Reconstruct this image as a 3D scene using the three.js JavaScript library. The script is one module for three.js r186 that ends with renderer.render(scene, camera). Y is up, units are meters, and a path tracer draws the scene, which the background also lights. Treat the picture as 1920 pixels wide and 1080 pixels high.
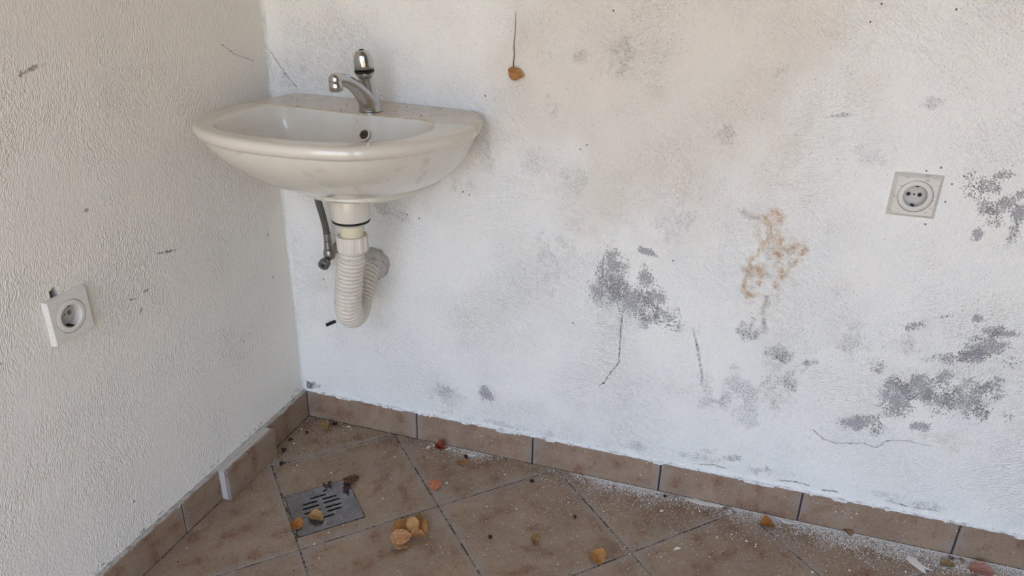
import * as THREE from 'three';
import { mergeGeometries } from 'three/addons/utils/BufferGeometryUtils.js';
import { RectAreaLightUniformsLib } from 'three/addons/lights/RectAreaLightUniformsLib.js';
import { RoundedBoxGeometry } from 'three/addons/geometries/RoundedBoxGeometry.js';

// ---------------------------------------------------------------- camera, sky, sun, exposure
// x runs along the back wall from the corner, z along the left wall from the corner towards the doorway, y up; metres.
const scene = new THREE.Scene();
const camera = new THREE.PerspectiveCamera(42.765, 16 / 9, 0.05, 200);
camera.position.set(1.0583, 1.1591, 1.4840);
camera.up.set(-0.14084, 0.91491, -0.37830);
camera.lookAt(1.0583 - 0.27574, 1.1591 - 0.40324, 1.4840 - 0.87256);

const renderer = new THREE.WebGLRenderer({ antialias: true });
renderer.toneMapping = THREE.LinearToneMapping;
renderer.toneMappingExposure = 0.79;
renderer.shadowMap.enabled = true;

const SKY = 4.9;
const toSun = new THREE.Vector3(0.78, 0.70, -0.12).normalize();
// a bright hazy sky: pale at the horizon, a little bluer overhead, the same all round
{
  const H = 64, W = 128, d = new Float32Array(W * H * 4);
  for (let j = 0; j < H; j++) for (let i = 0; i < W; i++) {
    const up = Math.max(0, Math.sin(((j + 0.5) / H - 0.5) * Math.PI)), k = Math.pow(up, 0.6);
    d.set([SKY * (0.76 - 0.20 * k), SKY * (0.92 - 0.16 * k), SKY * (1.26 - 0.12 * k), 1], (j * W + i) * 4);
  }
  const t = new THREE.DataTexture(d, W, H, THREE.RGBAFormat, THREE.FloatType);
  t.mapping = THREE.EquirectangularReflectionMapping; t.magFilter = t.minFilter = THREE.LinearFilter; t.needsUpdate = true;
  scene.background = t;
}
const sun = new THREE.DirectionalLight(new THREE.Color(1, 0.93, 0.80), 27);
sun.name = 'sun';
sun.position.copy(toSun).multiplyScalar(20).add(new THREE.Vector3(1.5, 0, 4));
sun.target.position.set(1.5, 0, 4);
sun.castShadow = true;
sun.shadow.mapSize.set(2048, 2048);
Object.assign(sun.shadow.camera, { left: -12, right: 12, top: 12, bottom: -12, near: 1, far: 50 });
scene.add(sun, sun.target);

// soft area lights added in both doorways of the front wall, besides the sky
RectAreaLightUniformsLib.init();
for (const [x0, x1] of [[0.06, 1.56], [1.95, 2.6]]) {
  const fillLight = new THREE.RectAreaLight(new THREE.Color(0.90, 0.95, 1.05), 1.0, x1 - x0, 2.2);
  fillLight.name = 'doorway_fill'; fillLight.position.set((x0 + x1) / 2, 1.1, 2.31); fillLight.lookAt((x0 + x1) / 2, 1.1, 0);
  scene.add(fillLight);
}

// ---------------------------------------------------------------- helpers
function mulberry(a) { return () => { a |= 0; a = (a + 0x6d2b79f5) | 0; let t = Math.imul(a ^ (a >>> 15), 1 | a); t = (t + Math.imul(t ^ (t >>> 7), 61 | t)) ^ t; return ((t ^ (t >>> 14)) >>> 0) / 4294967296; }; }
const rnd = mulberry(20240611);
const perm = new Uint8Array(512), gx = new Float32Array(256), gy = new Float32Array(256);
{
  const p = Array.from({ length: 256 }, (_, i) => i);
  for (let i = 255; i > 0; i--) { const j = Math.floor(rnd() * (i + 1)); [p[i], p[j]] = [p[j], p[i]]; }
  for (let i = 0; i < 512; i++) perm[i] = p[i & 255];
  for (let i = 0; i < 256; i++) { const a = rnd() * Math.PI * 2; gx[i] = Math.cos(a); gy[i] = Math.sin(a); }
}
function noise(x, y) {                                     // about -1 .. 1
  const xi = Math.floor(x), yi = Math.floor(y), fx = x - xi, fy = y - yi, X = xi & 255, Y = yi & 255;
  const u = fx * fx * fx * (fx * (fx * 6 - 15) + 10), v = fy * fy * fy * (fy * (fy * 6 - 15) + 10);
  const a = perm[perm[X] + Y], b = perm[perm[X + 1] + Y], c = perm[perm[X] + Y + 1], d = perm[perm[X + 1] + Y + 1];
  const n0 = gx[a] * fx + gy[a] * fy, n1 = gx[b] * (fx - 1) + gy[b] * fy, n2 = gx[c] * fx + gy[c] * (fy - 1), n3 = gx[d] * (fx - 1) + gy[d] * (fy - 1);
  return 1.5 * (n0 + u * (n1 - n0) + v * (n2 + u * (n3 - n2) - n0 - u * (n1 - n0)));
}
function fbm(x, y, n = 4) { let s = 0, a = 0.5, t = 0; for (let i = 0; i < n; i++) { s += a * noise(x, y); t += a; x = x * 2.03 + 17.1; y = y * 2.03 + 5.7; a *= 0.5; } return s / t; }
const clamp = THREE.MathUtils.clamp, sstep = THREE.MathUtils.smoothstep, lerp = THREE.MathUtils.lerp;

function dataTexture(w, h, rgba, srgb, wrap = THREE.MirroredRepeatWrapping) {
  const t = new THREE.DataTexture(rgba, w, h, THREE.RGBAFormat);
  t.magFilter = THREE.LinearFilter; t.minFilter = THREE.LinearMipmapLinearFilter; t.generateMipmaps = true;
  t.wrapS = t.wrapT = wrap;
  if (srgb) t.colorSpace = THREE.SRGBColorSpace;
  t.needsUpdate = true;
  return t;
}
class Canvas {                                             // a colour and a height plane over w0 x h0 metres
  constructor(W, H, w0, h0) { Object.assign(this, { W, H, w0, h0 }); this.c = new Float32Array(W * H * 3); this.h = new Float32Array(W * H); }
  each(fn) { const { W, H } = this; for (let j = 0; j < H; j++) for (let i = 0; i < W; i++) fn((i + 0.5) / W * this.w0, (j + 0.5) / H * this.h0, j * W + i); }
  box(x0, y0, x1, y1, fn) {
    const { W, H, w0, h0 } = this, i0 = clamp(Math.floor(x0 / w0 * W), 0, W), i1 = clamp(Math.ceil(x1 / w0 * W), 0, W), j0 = clamp(Math.floor(y0 / h0 * H), 0, H), j1 = clamp(Math.ceil(y1 / h0 * H), 0, H);
    for (let j = j0; j < j1; j++) for (let i = i0; i < i1; i++) fn((i + 0.5) / W * w0, (j + 0.5) / H * h0, j * W + i);
  }
  mix(k, rgb, m) { const c = this.c; for (let q = 0; q < 3; q++) c[k * 3 + q] += (rgb[q] - c[k * 3 + q]) * m; }
  ellipse([cx, cy, rx, ry, rot], reach, fn) {              // fn(d2, x, y, k), d2 = squared normalised distance
    const R = Math.max(rx, ry) * reach, ca = Math.cos(rot), sa = Math.sin(rot);
    this.box(cx - R, cy - R, cx + R, cy + R, (x, y, k) => {
      const dx = x - cx, dy = y - cy, a = (dx * ca + dy * sa) / rx, b = (-dx * sa + dy * ca) / ry, d2 = a * a + b * b;
      if (d2 < reach * reach) fn(d2, x, y, k);
    });
  }
  line(pts, w, fn) {                                       // fn(distance / w, x, y, k, along 0..1)
    for (let s = 0; s + 1 < pts.length; s++) {
      const [ax, ay] = pts[s], [bx, by] = pts[s + 1], L2 = (bx - ax) ** 2 + (by - ay) ** 2, m = w * 3 + 0.004;
      this.box(Math.min(ax, bx) - m, Math.min(ay, by) - m, Math.max(ax, bx) + m, Math.max(ay, by) + m, (x, y, k) => {
        const wx = x + 0.0022 * noise(x * 170, y * 170), wy = y + 0.0022 * noise(x * 170 + 40, y * 170), t = clamp(((wx - ax) * (bx - ax) + (wy - ay) * (by - ay)) / L2, 0, 1);
        const d = Math.hypot(wx - ax - t * (bx - ax), wy - ay - t * (by - ay));
        if (d < w * 3) fn(d / w, x, y, k, (s + t) / (pts.length - 1));
      });
    }
  }
  color() { const a = new Uint8Array(this.W * this.H * 4); for (let k = 0; k < this.W * this.H; k++) { for (let q = 0; q < 3; q++) a[k * 4 + q] = clamp(Math.round(this.c[k * 3 + q]), 0, 255); a[k * 4 + 3] = 255; } return dataTexture(this.W, this.H, a, true, this.wrap); }
  bump(lo = 0, hi = 1) { const a = new Uint8Array(this.W * this.H * 4); for (let k = 0; k < this.W * this.H; k++) { const v = clamp(Math.round((this.h[k] - lo) / (hi - lo) * 255), 0, 255); a[k * 4] = a[k * 4 + 1] = a[k * 4 + 2] = v; a[k * 4 + 3] = 255; } return dataTexture(this.W, this.H, a, false, this.wrap); }
}
const std = (o) => new THREE.MeshStandardMaterial(o);
const phys = (o) => new THREE.MeshPhysicalMaterial(o);
function mesh(name, geometry, material, parent = scene) {
  const m = new THREE.Mesh(geometry, material);
  m.name = name; m.castShadow = m.receiveShadow = true; parent.add(m);
  return m;
}
function group(name, x = 0, y = 0, z = 0) { const g = new THREE.Group(); g.name = name; g.position.set(x, y, z); scene.add(g); return g; }
const tag = (o, label, category, grp) => { Object.assign(o.userData, { label, category }); if (grp) o.userData.group = grp; return o; };
const structure = (o, label) => { o.userData.kind = 'structure'; if (label) o.userData.label = label; return o; };
const counts = {};
const numbered = (n) => { const k = counts[n] = (counts[n] ?? -1) + 1; return k ? `${n}_${String(k).padStart(3, '0')}` : n; };
const boxGeo = (x0, x1, y0, y1, z0, z1) => new THREE.BoxGeometry(x1 - x0, y1 - y0, z1 - z0).translate((x0 + x1) / 2, (y0 + y1) / 2, (z0 + z1) / 2);
// rows of points -> smooth surface; closed = each row is a loop (first point repeated at the end)
function loft(rows, uvOf) {
  const n = rows[0].length, pos = [], uv = [], idx = [];
  rows.forEach((r, j) => r.forEach((p, i) => { pos.push(p[0], p[1], p[2]); const t = uvOf ? uvOf(p, i / (n - 1), j / (rows.length - 1)) : [i / (n - 1), j / (rows.length - 1)]; uv.push(t[0], t[1]); }));
  for (let j = 0; j + 1 < rows.length; j++) for (let i = 0; i + 1 < n; i++) { const a = j * n + i, b = a + 1, c = a + n, d = c + 1; idx.push(a, b, c, b, d, c); }
  const g = new THREE.BufferGeometry();
  g.setAttribute('position', new THREE.Float32BufferAttribute(pos, 3));
  g.setAttribute('uv', new THREE.Float32BufferAttribute(uv, 2));
  g.setIndex(idx); g.computeVertexNormals();
  const N = g.attributes.normal;                           // weld the seam's normals
  for (let j = 0; j < rows.length; j++) {
    const a = j * n, b = a + n - 1, p = rows[j][0], q = rows[j][n - 1];
    if (Math.hypot(p[0] - q[0], p[1] - q[1], p[2] - q[2]) > 1e-6) continue;
    const v = new THREE.Vector3(N.getX(a) + N.getX(b), N.getY(a) + N.getY(b), N.getZ(a) + N.getZ(b)).normalize();
    N.setXYZ(a, v.x, v.y, v.z); N.setXYZ(b, v.x, v.y, v.z);
  }
  return g;
}
// a tube along points with a radius of its own at each station (and an optional flattening)
function sweep(points, radius, n = 120, sides = 28, caps = true) {
  const curve = new THREE.CatmullRomCurve3(points.map((p) => new THREE.Vector3(...p)), false, 'centripetal'), fr = curve.computeFrenetFrames(n, false), rows = [];
  const ring = (c, N, B, r, k) => Array.from({ length: sides + 1 }, (_, i) => { const a = -i / sides * Math.PI * 2, ca = Math.cos(a) * r * (k?.[0] ?? 1), sa = Math.sin(a) * r * (k?.[1] ?? 1); return [c.x + N.x * ca + B.x * sa, c.y + N.y * ca + B.y * sa, c.z + N.z * ca + B.z * sa]; });
  for (let j = 0; j <= n; j++) {
    const t = j / n, c = curve.getPointAt(t), r = radius(t);
    if (j === 0 && caps) rows.push(ring(c, fr.normals[0], fr.binormals[0], 1e-4));
    rows.push(ring(c, fr.normals[j], fr.binormals[j], r));
    if (j === n && caps) rows.push(ring(c, fr.normals[n], fr.binormals[n], 1e-4));
  }
  return loft(rows);
}
const lathe = (pts, seg = 40) => new THREE.LatheGeometry(pts.map(([r, y]) => new THREE.Vector2(Math.max(r, 1e-5), y)), seg);
const aim = (g, from, dir) => { const q = new THREE.Quaternion().setFromUnitVectors(new THREE.Vector3(0, 1, 0), new THREE.Vector3(...dir).normalize()); return g.applyQuaternion(q).translate(...from); };
function extrude(pts, depth, bevel, holes = []) {            // flat plate in x, y; thickness towards +z, front at z = depth
  const s = new THREE.Shape(pts.map(([x, y]) => new THREE.Vector2(x, y)));
  for (const h of holes) s.holes.push(h instanceof THREE.Path ? h : new THREE.Path(h.map(([x, y]) => new THREE.Vector2(x, y))));
  return new THREE.ExtrudeGeometry(s, { depth: depth - (bevel || 0) * 2, bevelEnabled: !!bevel, bevelThickness: bevel || 0, bevelSize: bevel || 0, bevelOffset: -(bevel || 0), bevelSegments: 2, curveSegments: 24 }).translate(0, 0, bevel || 0);
}
const circle = (x, y, r) => { const p = new THREE.Path(); p.absarc(x, y, r, 0, Math.PI * 2, true); return p; };

// ---------------------------------------------------------------- plaster: relief and stains of the two walls
function strokes(x, y, ang, len, wid, seed) {               // fine raised lines, brushed in one direction
  const c = Math.cos(ang), s = Math.sin(ang), a = (x * c + y * s) / len, b = (-x * s + y * c) / wid;
  const w = 0.7 * noise(a * 0.6 + seed, b * 0.25), n = Math.abs(noise(a + seed * 3.1, b + w));
  return 1 - Math.min(1, n * 2.2);
}
const backMap = new Canvas(2048, 1280, 1.84, 1.15), leftMap = new Canvas(1344, 1536, 1.0, 1.15);
const PAINT = [234, 232, 221];
backMap.each((x, y, k) => {
  const q = fbm(x * 5, y * 5, 3), q2 = fbm(x * 11 + 30, y * 11, 3), grain = noise(x * 420, y * 420);
  const t = 2.2 * q + 2.0 * q2 + 1.4 * grain;
  backMap.c[k * 3] = PAINT[0] + t + 2.0 * q2; backMap.c[k * 3 + 1] = PAINT[1] + t; backMap.c[k * 3 + 2] = PAINT[2] + t - 1.5 * q2;
  const warmTone = sstep(0.31 - Math.hypot((x - 0.86) / 1.1, (y - 1.02) / 1.1) + 0.16 * fbm(x * 7 + 40, y * 7, 5), -0.08, 0.12);       // warmer, darker tone in the upper middle, with a ragged edge
  backMap.c[k * 3] -= 11 * warmTone; backMap.c[k * 3 + 1] -= 16 * warmTone; backMap.c[k * 3 + 2] -= 21 * warmTone;
  const w1 = sstep(fbm(x * 4 + 9, y * 4, 2), -0.2, 0.35), w2 = sstep(fbm(x * 4.5 - 9, y * 4.5 + 3, 2), -0.1, 0.4), w3 = 0.6;
  backMap.h[k] = 0.45 + 0.16 * (w1 * strokes(x, y, -0.65, 0.021, 0.0036, 1) + w2 * strokes(x, y, 0.25, 0.024, 0.0034, 2) + w3 * strokes(x, y, 1.25, 0.016, 0.0032, 3)) + 0.10 * fbm(x * 90, y * 90, 3) + 0.05 * grain + 0.12 * fbm(x * 14, y * 14, 2);
});
leftMap.each((x, y, k) => {                                 // here x is measured from the far edge: z = 1 - x
  const q = fbm(x * 6 + 70, y * 6, 3), q2 = fbm(x * 13 + 130, y * 13, 2), grain = noise(x * 430 + 7, y * 430);
  const t = 2 * q + 1.5 * q2 + 1.2 * grain;
  leftMap.c[k * 3] = PAINT[0] + t + 1.2 * q2; leftMap.c[k * 3 + 1] = PAINT[1] - 4 + t; leftMap.c[k * 3 + 2] = PAINT[2] - 7 + t - q2;
  const w1 = sstep(fbm(x * 5 + 19, y * 5, 2), -0.25, 0.3), w2 = sstep(fbm(x * 5 - 29, y * 5 + 3, 2), -0.15, 0.35), w3 = sstep(fbm(x * 6 + 3, y * 6 + 53, 2), -0.1, 0.35);
  const near = 0.35 + 0.65 * sstep(1 - x, 0.02, 0.14);       // trowelled smoother next to the corner
  leftMap.h[k] = 0.35 + near * (0.55 + 0.75 * sstep(fbm(x * 7 + 200, y * 7, 3), -0.4, 0.4)) * (0.20 * strokes(x, y, 1.5, 0.017, 0.0036, 11) + 0.17 * w1 * strokes(x, y, 0.95, 0.020, 0.0038, 12) + 0.17 * w2 * strokes(x, y, 2.1, 0.020, 0.0036, 13) + 0.12 * w3 * strokes(x, y, 0.2, 0.022, 0.0036, 14)) + 0.12 * fbm(x * 80, y * 80, 3) + 0.05 * grain + 0.1 * fbm(x * 12, y * 12, 2);
});
backMap.each((x, y, k) => {
  const big = fbm(x * 3.2 + 11, y * 3.2 + 2, 4) + 0.35 * fbm(x * 12, y * 12 + 31, 3), low = 0.66 - backMap.h[k], m = sstep(big, -0.12, 0.5) * sstep(low + 0.25 * noise(x * 330 + 9, y * 330), -0.02, 0.3);
  backMap.mix(k, [136, 132, 126], 0.20 * m);
  const fleck = sstep(noise(x * 240 + 60, y * 240) + 0.25 * big, 0.66, 0.82); backMap.mix(k, [120, 112, 104], 0.35 * fleck);
});
// flaked paint that shows the grey render below: [x, y, rx, ry, angle, how dense]
const PEELED = [[.821, .547, .029, .051, .144, .75], [.806, .5, .042, .039, .154, .55], [.861, .487, .052, .029, -.518, .75], [.894, .539, .016, .035, .15, .7], [.914, .498, .028, .028, .16, .65], [.889, .604, .02, .008, -.235, .8], [.939, .461, .037, .026, .167, .45], [.906, .442, .035, .02, .169, .4], [.97, .443, .028, .026, .17, .25], [1.479, .809, .023, .016, .104, .6], [1.483, .775, .018, .022, .114, .45], [1.519, .784, .03, .012, .767, .8], [1.539, .766, .012, .018, .115, .75], [1.484, .718, .01, .015, .128, .7], [1.504, .747, .025, .015, .12, .4], [1.542, .726, .012, .026, .121, .4], [1.453, .811, .021, .03, .101, .25], [1.499, .831, .024, .014, .961, .35], [1.425, .353, .032, .046, .212, .75], [1.461, .386, .038, .027, .206, .75], [1.505, .366, .03, .033, .21, .6], [1.55, .379, .048, .045, .209, .5], [1.582, .354, .02, .02, .22, .45], [1.589, .412, .02, .031, .203, .5], [1.502, .419, .024, .018, .201, .4], [1.553, .497, .034, .023, .179, .75], [1.541, .471, .031, .015, .188, .65], [1.581, .529, .023, .007, .178, .85], [1.559, .533, .019, .009, .177, .8], [1.526, .554, .009, .009, .169, .6], [1.499, .461, .041, .013, .188, .45], [1.629, .352, .014, .012, .223, .4], [1.371, .28, .037, .017, .223, .75], [1.403, .274, .02, .016, .229, .55], [1.481, .296, .021, .013, .226, .6], [.528, .175, .024, .02, .21, .75], [.417, .16, .033, .029, .205, .3], [1.379, .419, .021, .025, .192, .3], [1.605, .472, .019, .014, .193, .3], [1.423, .519, .026, .011, .388, .4], [1.476, .55, .014, .003, .386, .7]];
// mould and dirt with a grain of its own: g grey, p purplish, y yellowish, k black
const MOULD = [[1.193, .414, .059, .02, -.228, 'd'], [1.244, .402, .023, .011, .502, 'd'], [1.128, .457, .036, .028, .175, 'd'], [1.137, .294, .094, .075, .209, 'g'], [1.058, .284, .03, .091, .208, 'g'], [1.201, .314, .033, .081, -.215, 'g'], [1.125, .127, .032, .013, .028, 'd'], [1.21, .111, .051, .016, -.016, 'd'], [1.043, .112, .048, .012, -.015, 'g'], [1.498, .108, .077, .017, -.039, 'g'], [.918, .109, .05, .015, .028, 'g'], [1.081, .136, .024, .009, .026, 'g'], [1.081, .899, .009, .008, .081, 'd'], [1.102, .988, .03, .01, .774, 'g'], [1.21, .915, .048, .005, .189, 'd'], [1.353, .948, .031, .011, .167, 'g'], [1.018, .854, .024, .029, .084, 'g'], [.795, .999, .047, .045, .052, 'g'], [.707, .994, .048, .013, .052, 'g'], [.667, .892, .023, .027, .071, 'g'], [.546, .908, .014, .015, .063, 'g'], [.94, .672, .048, .044, .122, 'p'], [1.286, .849, .035, .025, .09, 'p'], [1.408, .483, .042, .036, .18, 'g'], [1.322, .467, .039, .049, .179, 'g'], [1.535, .278, .047, .019, -.045, 'y'], [1.548, .249, .021, .018, .239, 'y'], [1.193, .366, .064, .039, .198, 'g'], [1.022, .386, .007, .067, .073, 'g'], [.522, .779, .034, .072, .09, 'f'], [.472, .708, .03, .046, -.422, 'f'], [.297, .619, .066, .021, -.137, 'g'], [.010, .092, .030, .013, .1, 'k'], [.054, .931, .035, .087, -.82, 'f'], [.726, .741, .046, .035, .103, 'f'], [.829, .432, .072, .081, .168, 'f'], [.619, .777, .047, .047, .093, 'f'], [.424, .142, .06, .057, .21, 'f'], [.597, .093, .162, .013, .009, 'g'], [.207, .068, .168, .013, .013, 'g'], [.687, .566, .048, .093, -.231, 'f'], [1.128, .712, .030, .022, 0, 't'], [1.183, .627, .016, .034, -.5, 't'], [1.103, .572, .014, .042, 0, 't'], [1.135, .61, .05, .085, -.2, 't'], [1.15, .53, .03, .04, 0, 't'], [1.14, .60, .05, .09, 0, 'f']];
const TONES = { d: [92, 90, 82], f: [150, 147, 142], t: [206, 184, 156], g: [112, 110, 106], p: [150, 142, 150], y: [176, 170, 136], k: [40, 38, 34] };
for (const m of MOULD) backMap.ellipse(m, 2.0, (d2, x, y, k) => {
  const black = m[5] === 'k', wx = x + 0.02 * fbm(x * 22 + 5, y * 22, 3), wy = y + 0.02 * fbm(x * 22, y * 22 + 9, 3);
  const edge = (black ? 1.25 : 0.85) - 0.75 * d2 + 1.5 * fbm(wx * 24, wy * 24, 3) + 0.5 * fbm(x * 75, y * 75, 2), low = 0.62 - backMap.h[k];   // dirt sits in the hollows of the plaster
  const g = 0.7 * (black ? fbm(x * 420, y * 420, 2) : fbm(x * 260, y * 260, 2)) + 1.1 * low, specks = sstep(g, black ? -0.1 : 0.08, 0.38) * sstep(edge, 0.15, 1.1);
  backMap.mix(k, TONES[m[5]], specks * (black ? 0.9 : m[5] === 'd' ? 0.62 : 0.32)); backMap.mix(k, TONES[m[5]], (m[5] === 't' ? 0.3 : m[5] === 'd' ? 0.24 : 0.11) * sstep(edge, 0.25, 1.3)); if (m[5] === 't') backMap.h[k] += 0.16 * fbm(x * 110, y * 110, 3) * sstep(edge, 0.2, 0.8);
});
for (const p of PEELED) backMap.ellipse(p, 1.8, (d2, x, y, k) => {
  const v = 0.95 - d2 + 1.3 * fbm(x * 45 + 3, y * 45, 3) + 1.0 * fbm(x * 190, y * 190, 2) + 1.45 * noise(x * 430, y * 430) - (0.75 - p[5]) * 1.7, m = sstep(v, 0.36, 0.52);
  if (m <= 0) return;
  const t = 166 + 14 * noise(x * 300, y * 300);
  backMap.mix(k, [t + 1, t - 1, t - 3], m * 0.95); backMap.h[k] -= 0.22 * m;
});
// damp stains with brown rims
const RUST = [[[1.1056, .6851], [1.105, .6661], [1.1173, .6525], [1.1116, .6325], [1.1008, .6116], [1.0972, .5875], [1.0953, .5512], [1.1062, .5367], [1.1216, .5411]], [[1.1284, .6916], [1.1284, .6691], [1.124, .6534]], [[1.1381, .6835], [1.1532, .6667], [1.148, .6527], [1.1643, .6454], [1.1815, .6534], [1.1934, .6625], [1.1994, .6502], [1.1891, .6279], [1.1784, .611], [1.1715, .5905], [1.1559, .5803], [1.1555, .5604]], [[1.1256, .7209], [1.1157, .7087], [1.1107, .6969], [1.1281, .6935], [1.1405, .7005], [1.1447, .7158], [1.1335, .7236], [1.1256, .7209]], [[1.1013, .596], [1.1144, .6018], [1.1269, .5879], [1.1236, .5635]], [[1.1414, .5382], [1.1399, .5012], [1.1482, .4693]], [[1.0672, .714], [1.0784, .7079], [1.0923, .7059], [1.1062, .7038]], [[1.147, .6374], [1.1531, .6305], [1.1523, .6033], [1.1619, .5969]]];
{
  const own = new Float32Array(backMap.W * backMap.H), kind = new Uint8Array(own.length), dist = (x, y, p) => p;
  RUST.forEach((r, n) => backMap.line(r, n === 3 ? 0.0085 : 0.0078, (d, x, y, k) => { const v = 1 - d / 1.6; if (v > own[k]) { own[k] = v; kind[k] = n === 5 || n === 6 ? 1 : 0; } }));
  backMap.box(1.03, .42, 1.25, .76, (x, y, k) => {
    if (own[k] <= 0) return;
    const g = kind[k], v = own[k] + 0.85 * fbm(x * 70, y * 70, 3) + 0.45 * fbm(x * 220, y * 220, 2) - 0.08, m = sstep(v, 0.15, 0.85), core = sstep(v, 0.72, 1.2);
    backMap.mix(k, g ? [186, 178, 166] : [208, 186, 160], 0.6 * m); backMap.mix(k, g ? [150, 142, 130] : [168, 132, 96], 0.5 * core); backMap.h[k] += 0.06 * m;
  });
}
const CRACKS = [[[[.8482, .4482], [.8481, .4081], [.8489, .3629], [.8497, .326], [.8351, .2997], [.8187, .2653], [.8088, .256]], .0010, .65], [[[.0031, .9716], [.0219, .9436], [.0447, .9133], [.066, .8922]], .0008, .6], [[[1.0047, .44], [1.0167, .4028], [1.0269, .3648], [1.0373, .3261], [1.0376, .3078]], .0024, .22], [[[1.2843, .2416], [1.3074, .2238], [1.3371, .2192], [1.3645, .2258], [1.3882, .2315], [1.4138, .2262], [1.4302, .2484], [1.4661, .257], [1.5138, .2549]], .0012, .2], [[[1.06, .094], [1.09, .1], [1.12, .097]], .001, .5], [[[1.235, .094], [1.27, .099], [1.30, .096]], .0013, .6], [[[1.33, .092], [1.36, .095]], .0015, .6], [[[1.46, .098], [1.50, .094], [1.56, .097]], .001, .4]];
for (const [pts, w, s] of CRACKS) backMap.line(pts, w, (d, x, y, k, t) => { const m = sstep(1.3 - d, 0, 1) * (0.45 + 0.55 * sstep(noise(t * 23 + w * 9e3, y * 40), -0.3, 0.2)); backMap.mix(k, [72, 62, 56], s * m); backMap.h[k] -= 0.3 * m; });
for (const [x0, y0] of [[1.377, .828], [1.399, .836], [1.42, .774], [1.397, .728], [.738, .409], [.945, .591], [.781, 1.081], [1.245, 1.108], [1.361, 1.103], [1.233, 1.078], [.745, .82], [.732, .81], [.485, .685], [.47, .69], [1.423, .808], [1.439, .824], [.522, .904], [.33, .62], [.36, .615], [.12, .33], [.09, .42]]) backMap.ellipse([x0, y0, .002, .0018, x0], 1.6, (d2, x, y, k) => backMap.mix(k, [64, 60, 56], sstep(1.3 - d2 + 0.6 * noise(x * 500, y * 500), 0.2, 0.9) * 0.85));
// the left wall: smears and grime above the skirting, [z, y, rx, ry, angle]
const flip = ([z, y, a, b, r]) => [1 - z, y, a, b, Math.PI - r];
for (const m of [[.6, .997, .029, .005, 2.963], [.621, .99, .005, .003, -3.029], [.394, .624, .035, .004, -2.956], [.558, .758, .008, .004, 2.972], [.464, .569, .012, .004, 2.924], [.486, .536, .004, .009, -2.593], [.597, .162, .004, .005, -2.467], [.771, .571, .007, .003, -2.653], [.503, .566, .013, .002, -2.874], [.076, .554, .004, .012, -2.825], [.213, .333, .004, .003, -2.671], [.075, .442, .005, .004, -2.763], [.238, .401, .004, .003, -2.716]]) leftMap.ellipse(flip(m), 1.4, (d2, x, y, k) => leftMap.mix(k, [118, 102, 92], 0.62 * sstep(1.05 - d2 + 1.1 * fbm(x * 150, y * 150, 2), 0.3, 1.1)));
for (const m of [[.043, .092, .05, .014, 0], [.219, .09, .09, .009, 0], [.378, .09, .06, .008, 0], [.579, .087, .1, .007, 0], [.72, .087, .07, .006, 0]]) leftMap.ellipse(flip(m), 1.3, (d2, x, y, k) => leftMap.mix(k, [104, 97, 90], 0.6 * sstep(0.55 - d2 + 1.4 * fbm(x * 60, y * 220, 4), 0.5, 1.0)));
leftMap.line([[1 - .1513, .9969], [1 - .118, .9747], [1 - .0807, .9622], [1 - .0524, .9526]], .0009, (d, x, y, k) => leftMap.mix(k, [90, 80, 72], 0.6 * sstep(1.2 - d, 0, 1)));
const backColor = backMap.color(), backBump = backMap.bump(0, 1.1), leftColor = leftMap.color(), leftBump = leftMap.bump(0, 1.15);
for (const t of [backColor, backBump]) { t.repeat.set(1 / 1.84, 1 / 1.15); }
for (const t of [leftColor, leftBump]) { t.repeat.set(1, 1 / 1.15); t.offset.set(1, 0); }
const M = {
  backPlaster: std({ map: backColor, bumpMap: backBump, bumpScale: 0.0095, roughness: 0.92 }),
  leftPlaster: std({ map: leftColor, bumpMap: leftBump, bumpScale: 0.0037, roughness: 0.9 }),
  plainPlaster: std({ color: new THREE.Color(0x9c958b), bumpMap: (() => { const t = leftBump.clone(); t.repeat.set(1, 1 / 1.15); return t; })(), bumpScale: 0.003, roughness: 0.92 }),
  masonry: std({ color: 0x8f8578, roughness: 0.95 }),
  dark: std({ color: 0x0d0c0b, roughness: 0.9 }),
  black: std({ color: 0x141312, roughness: 0.45 }),
};

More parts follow.
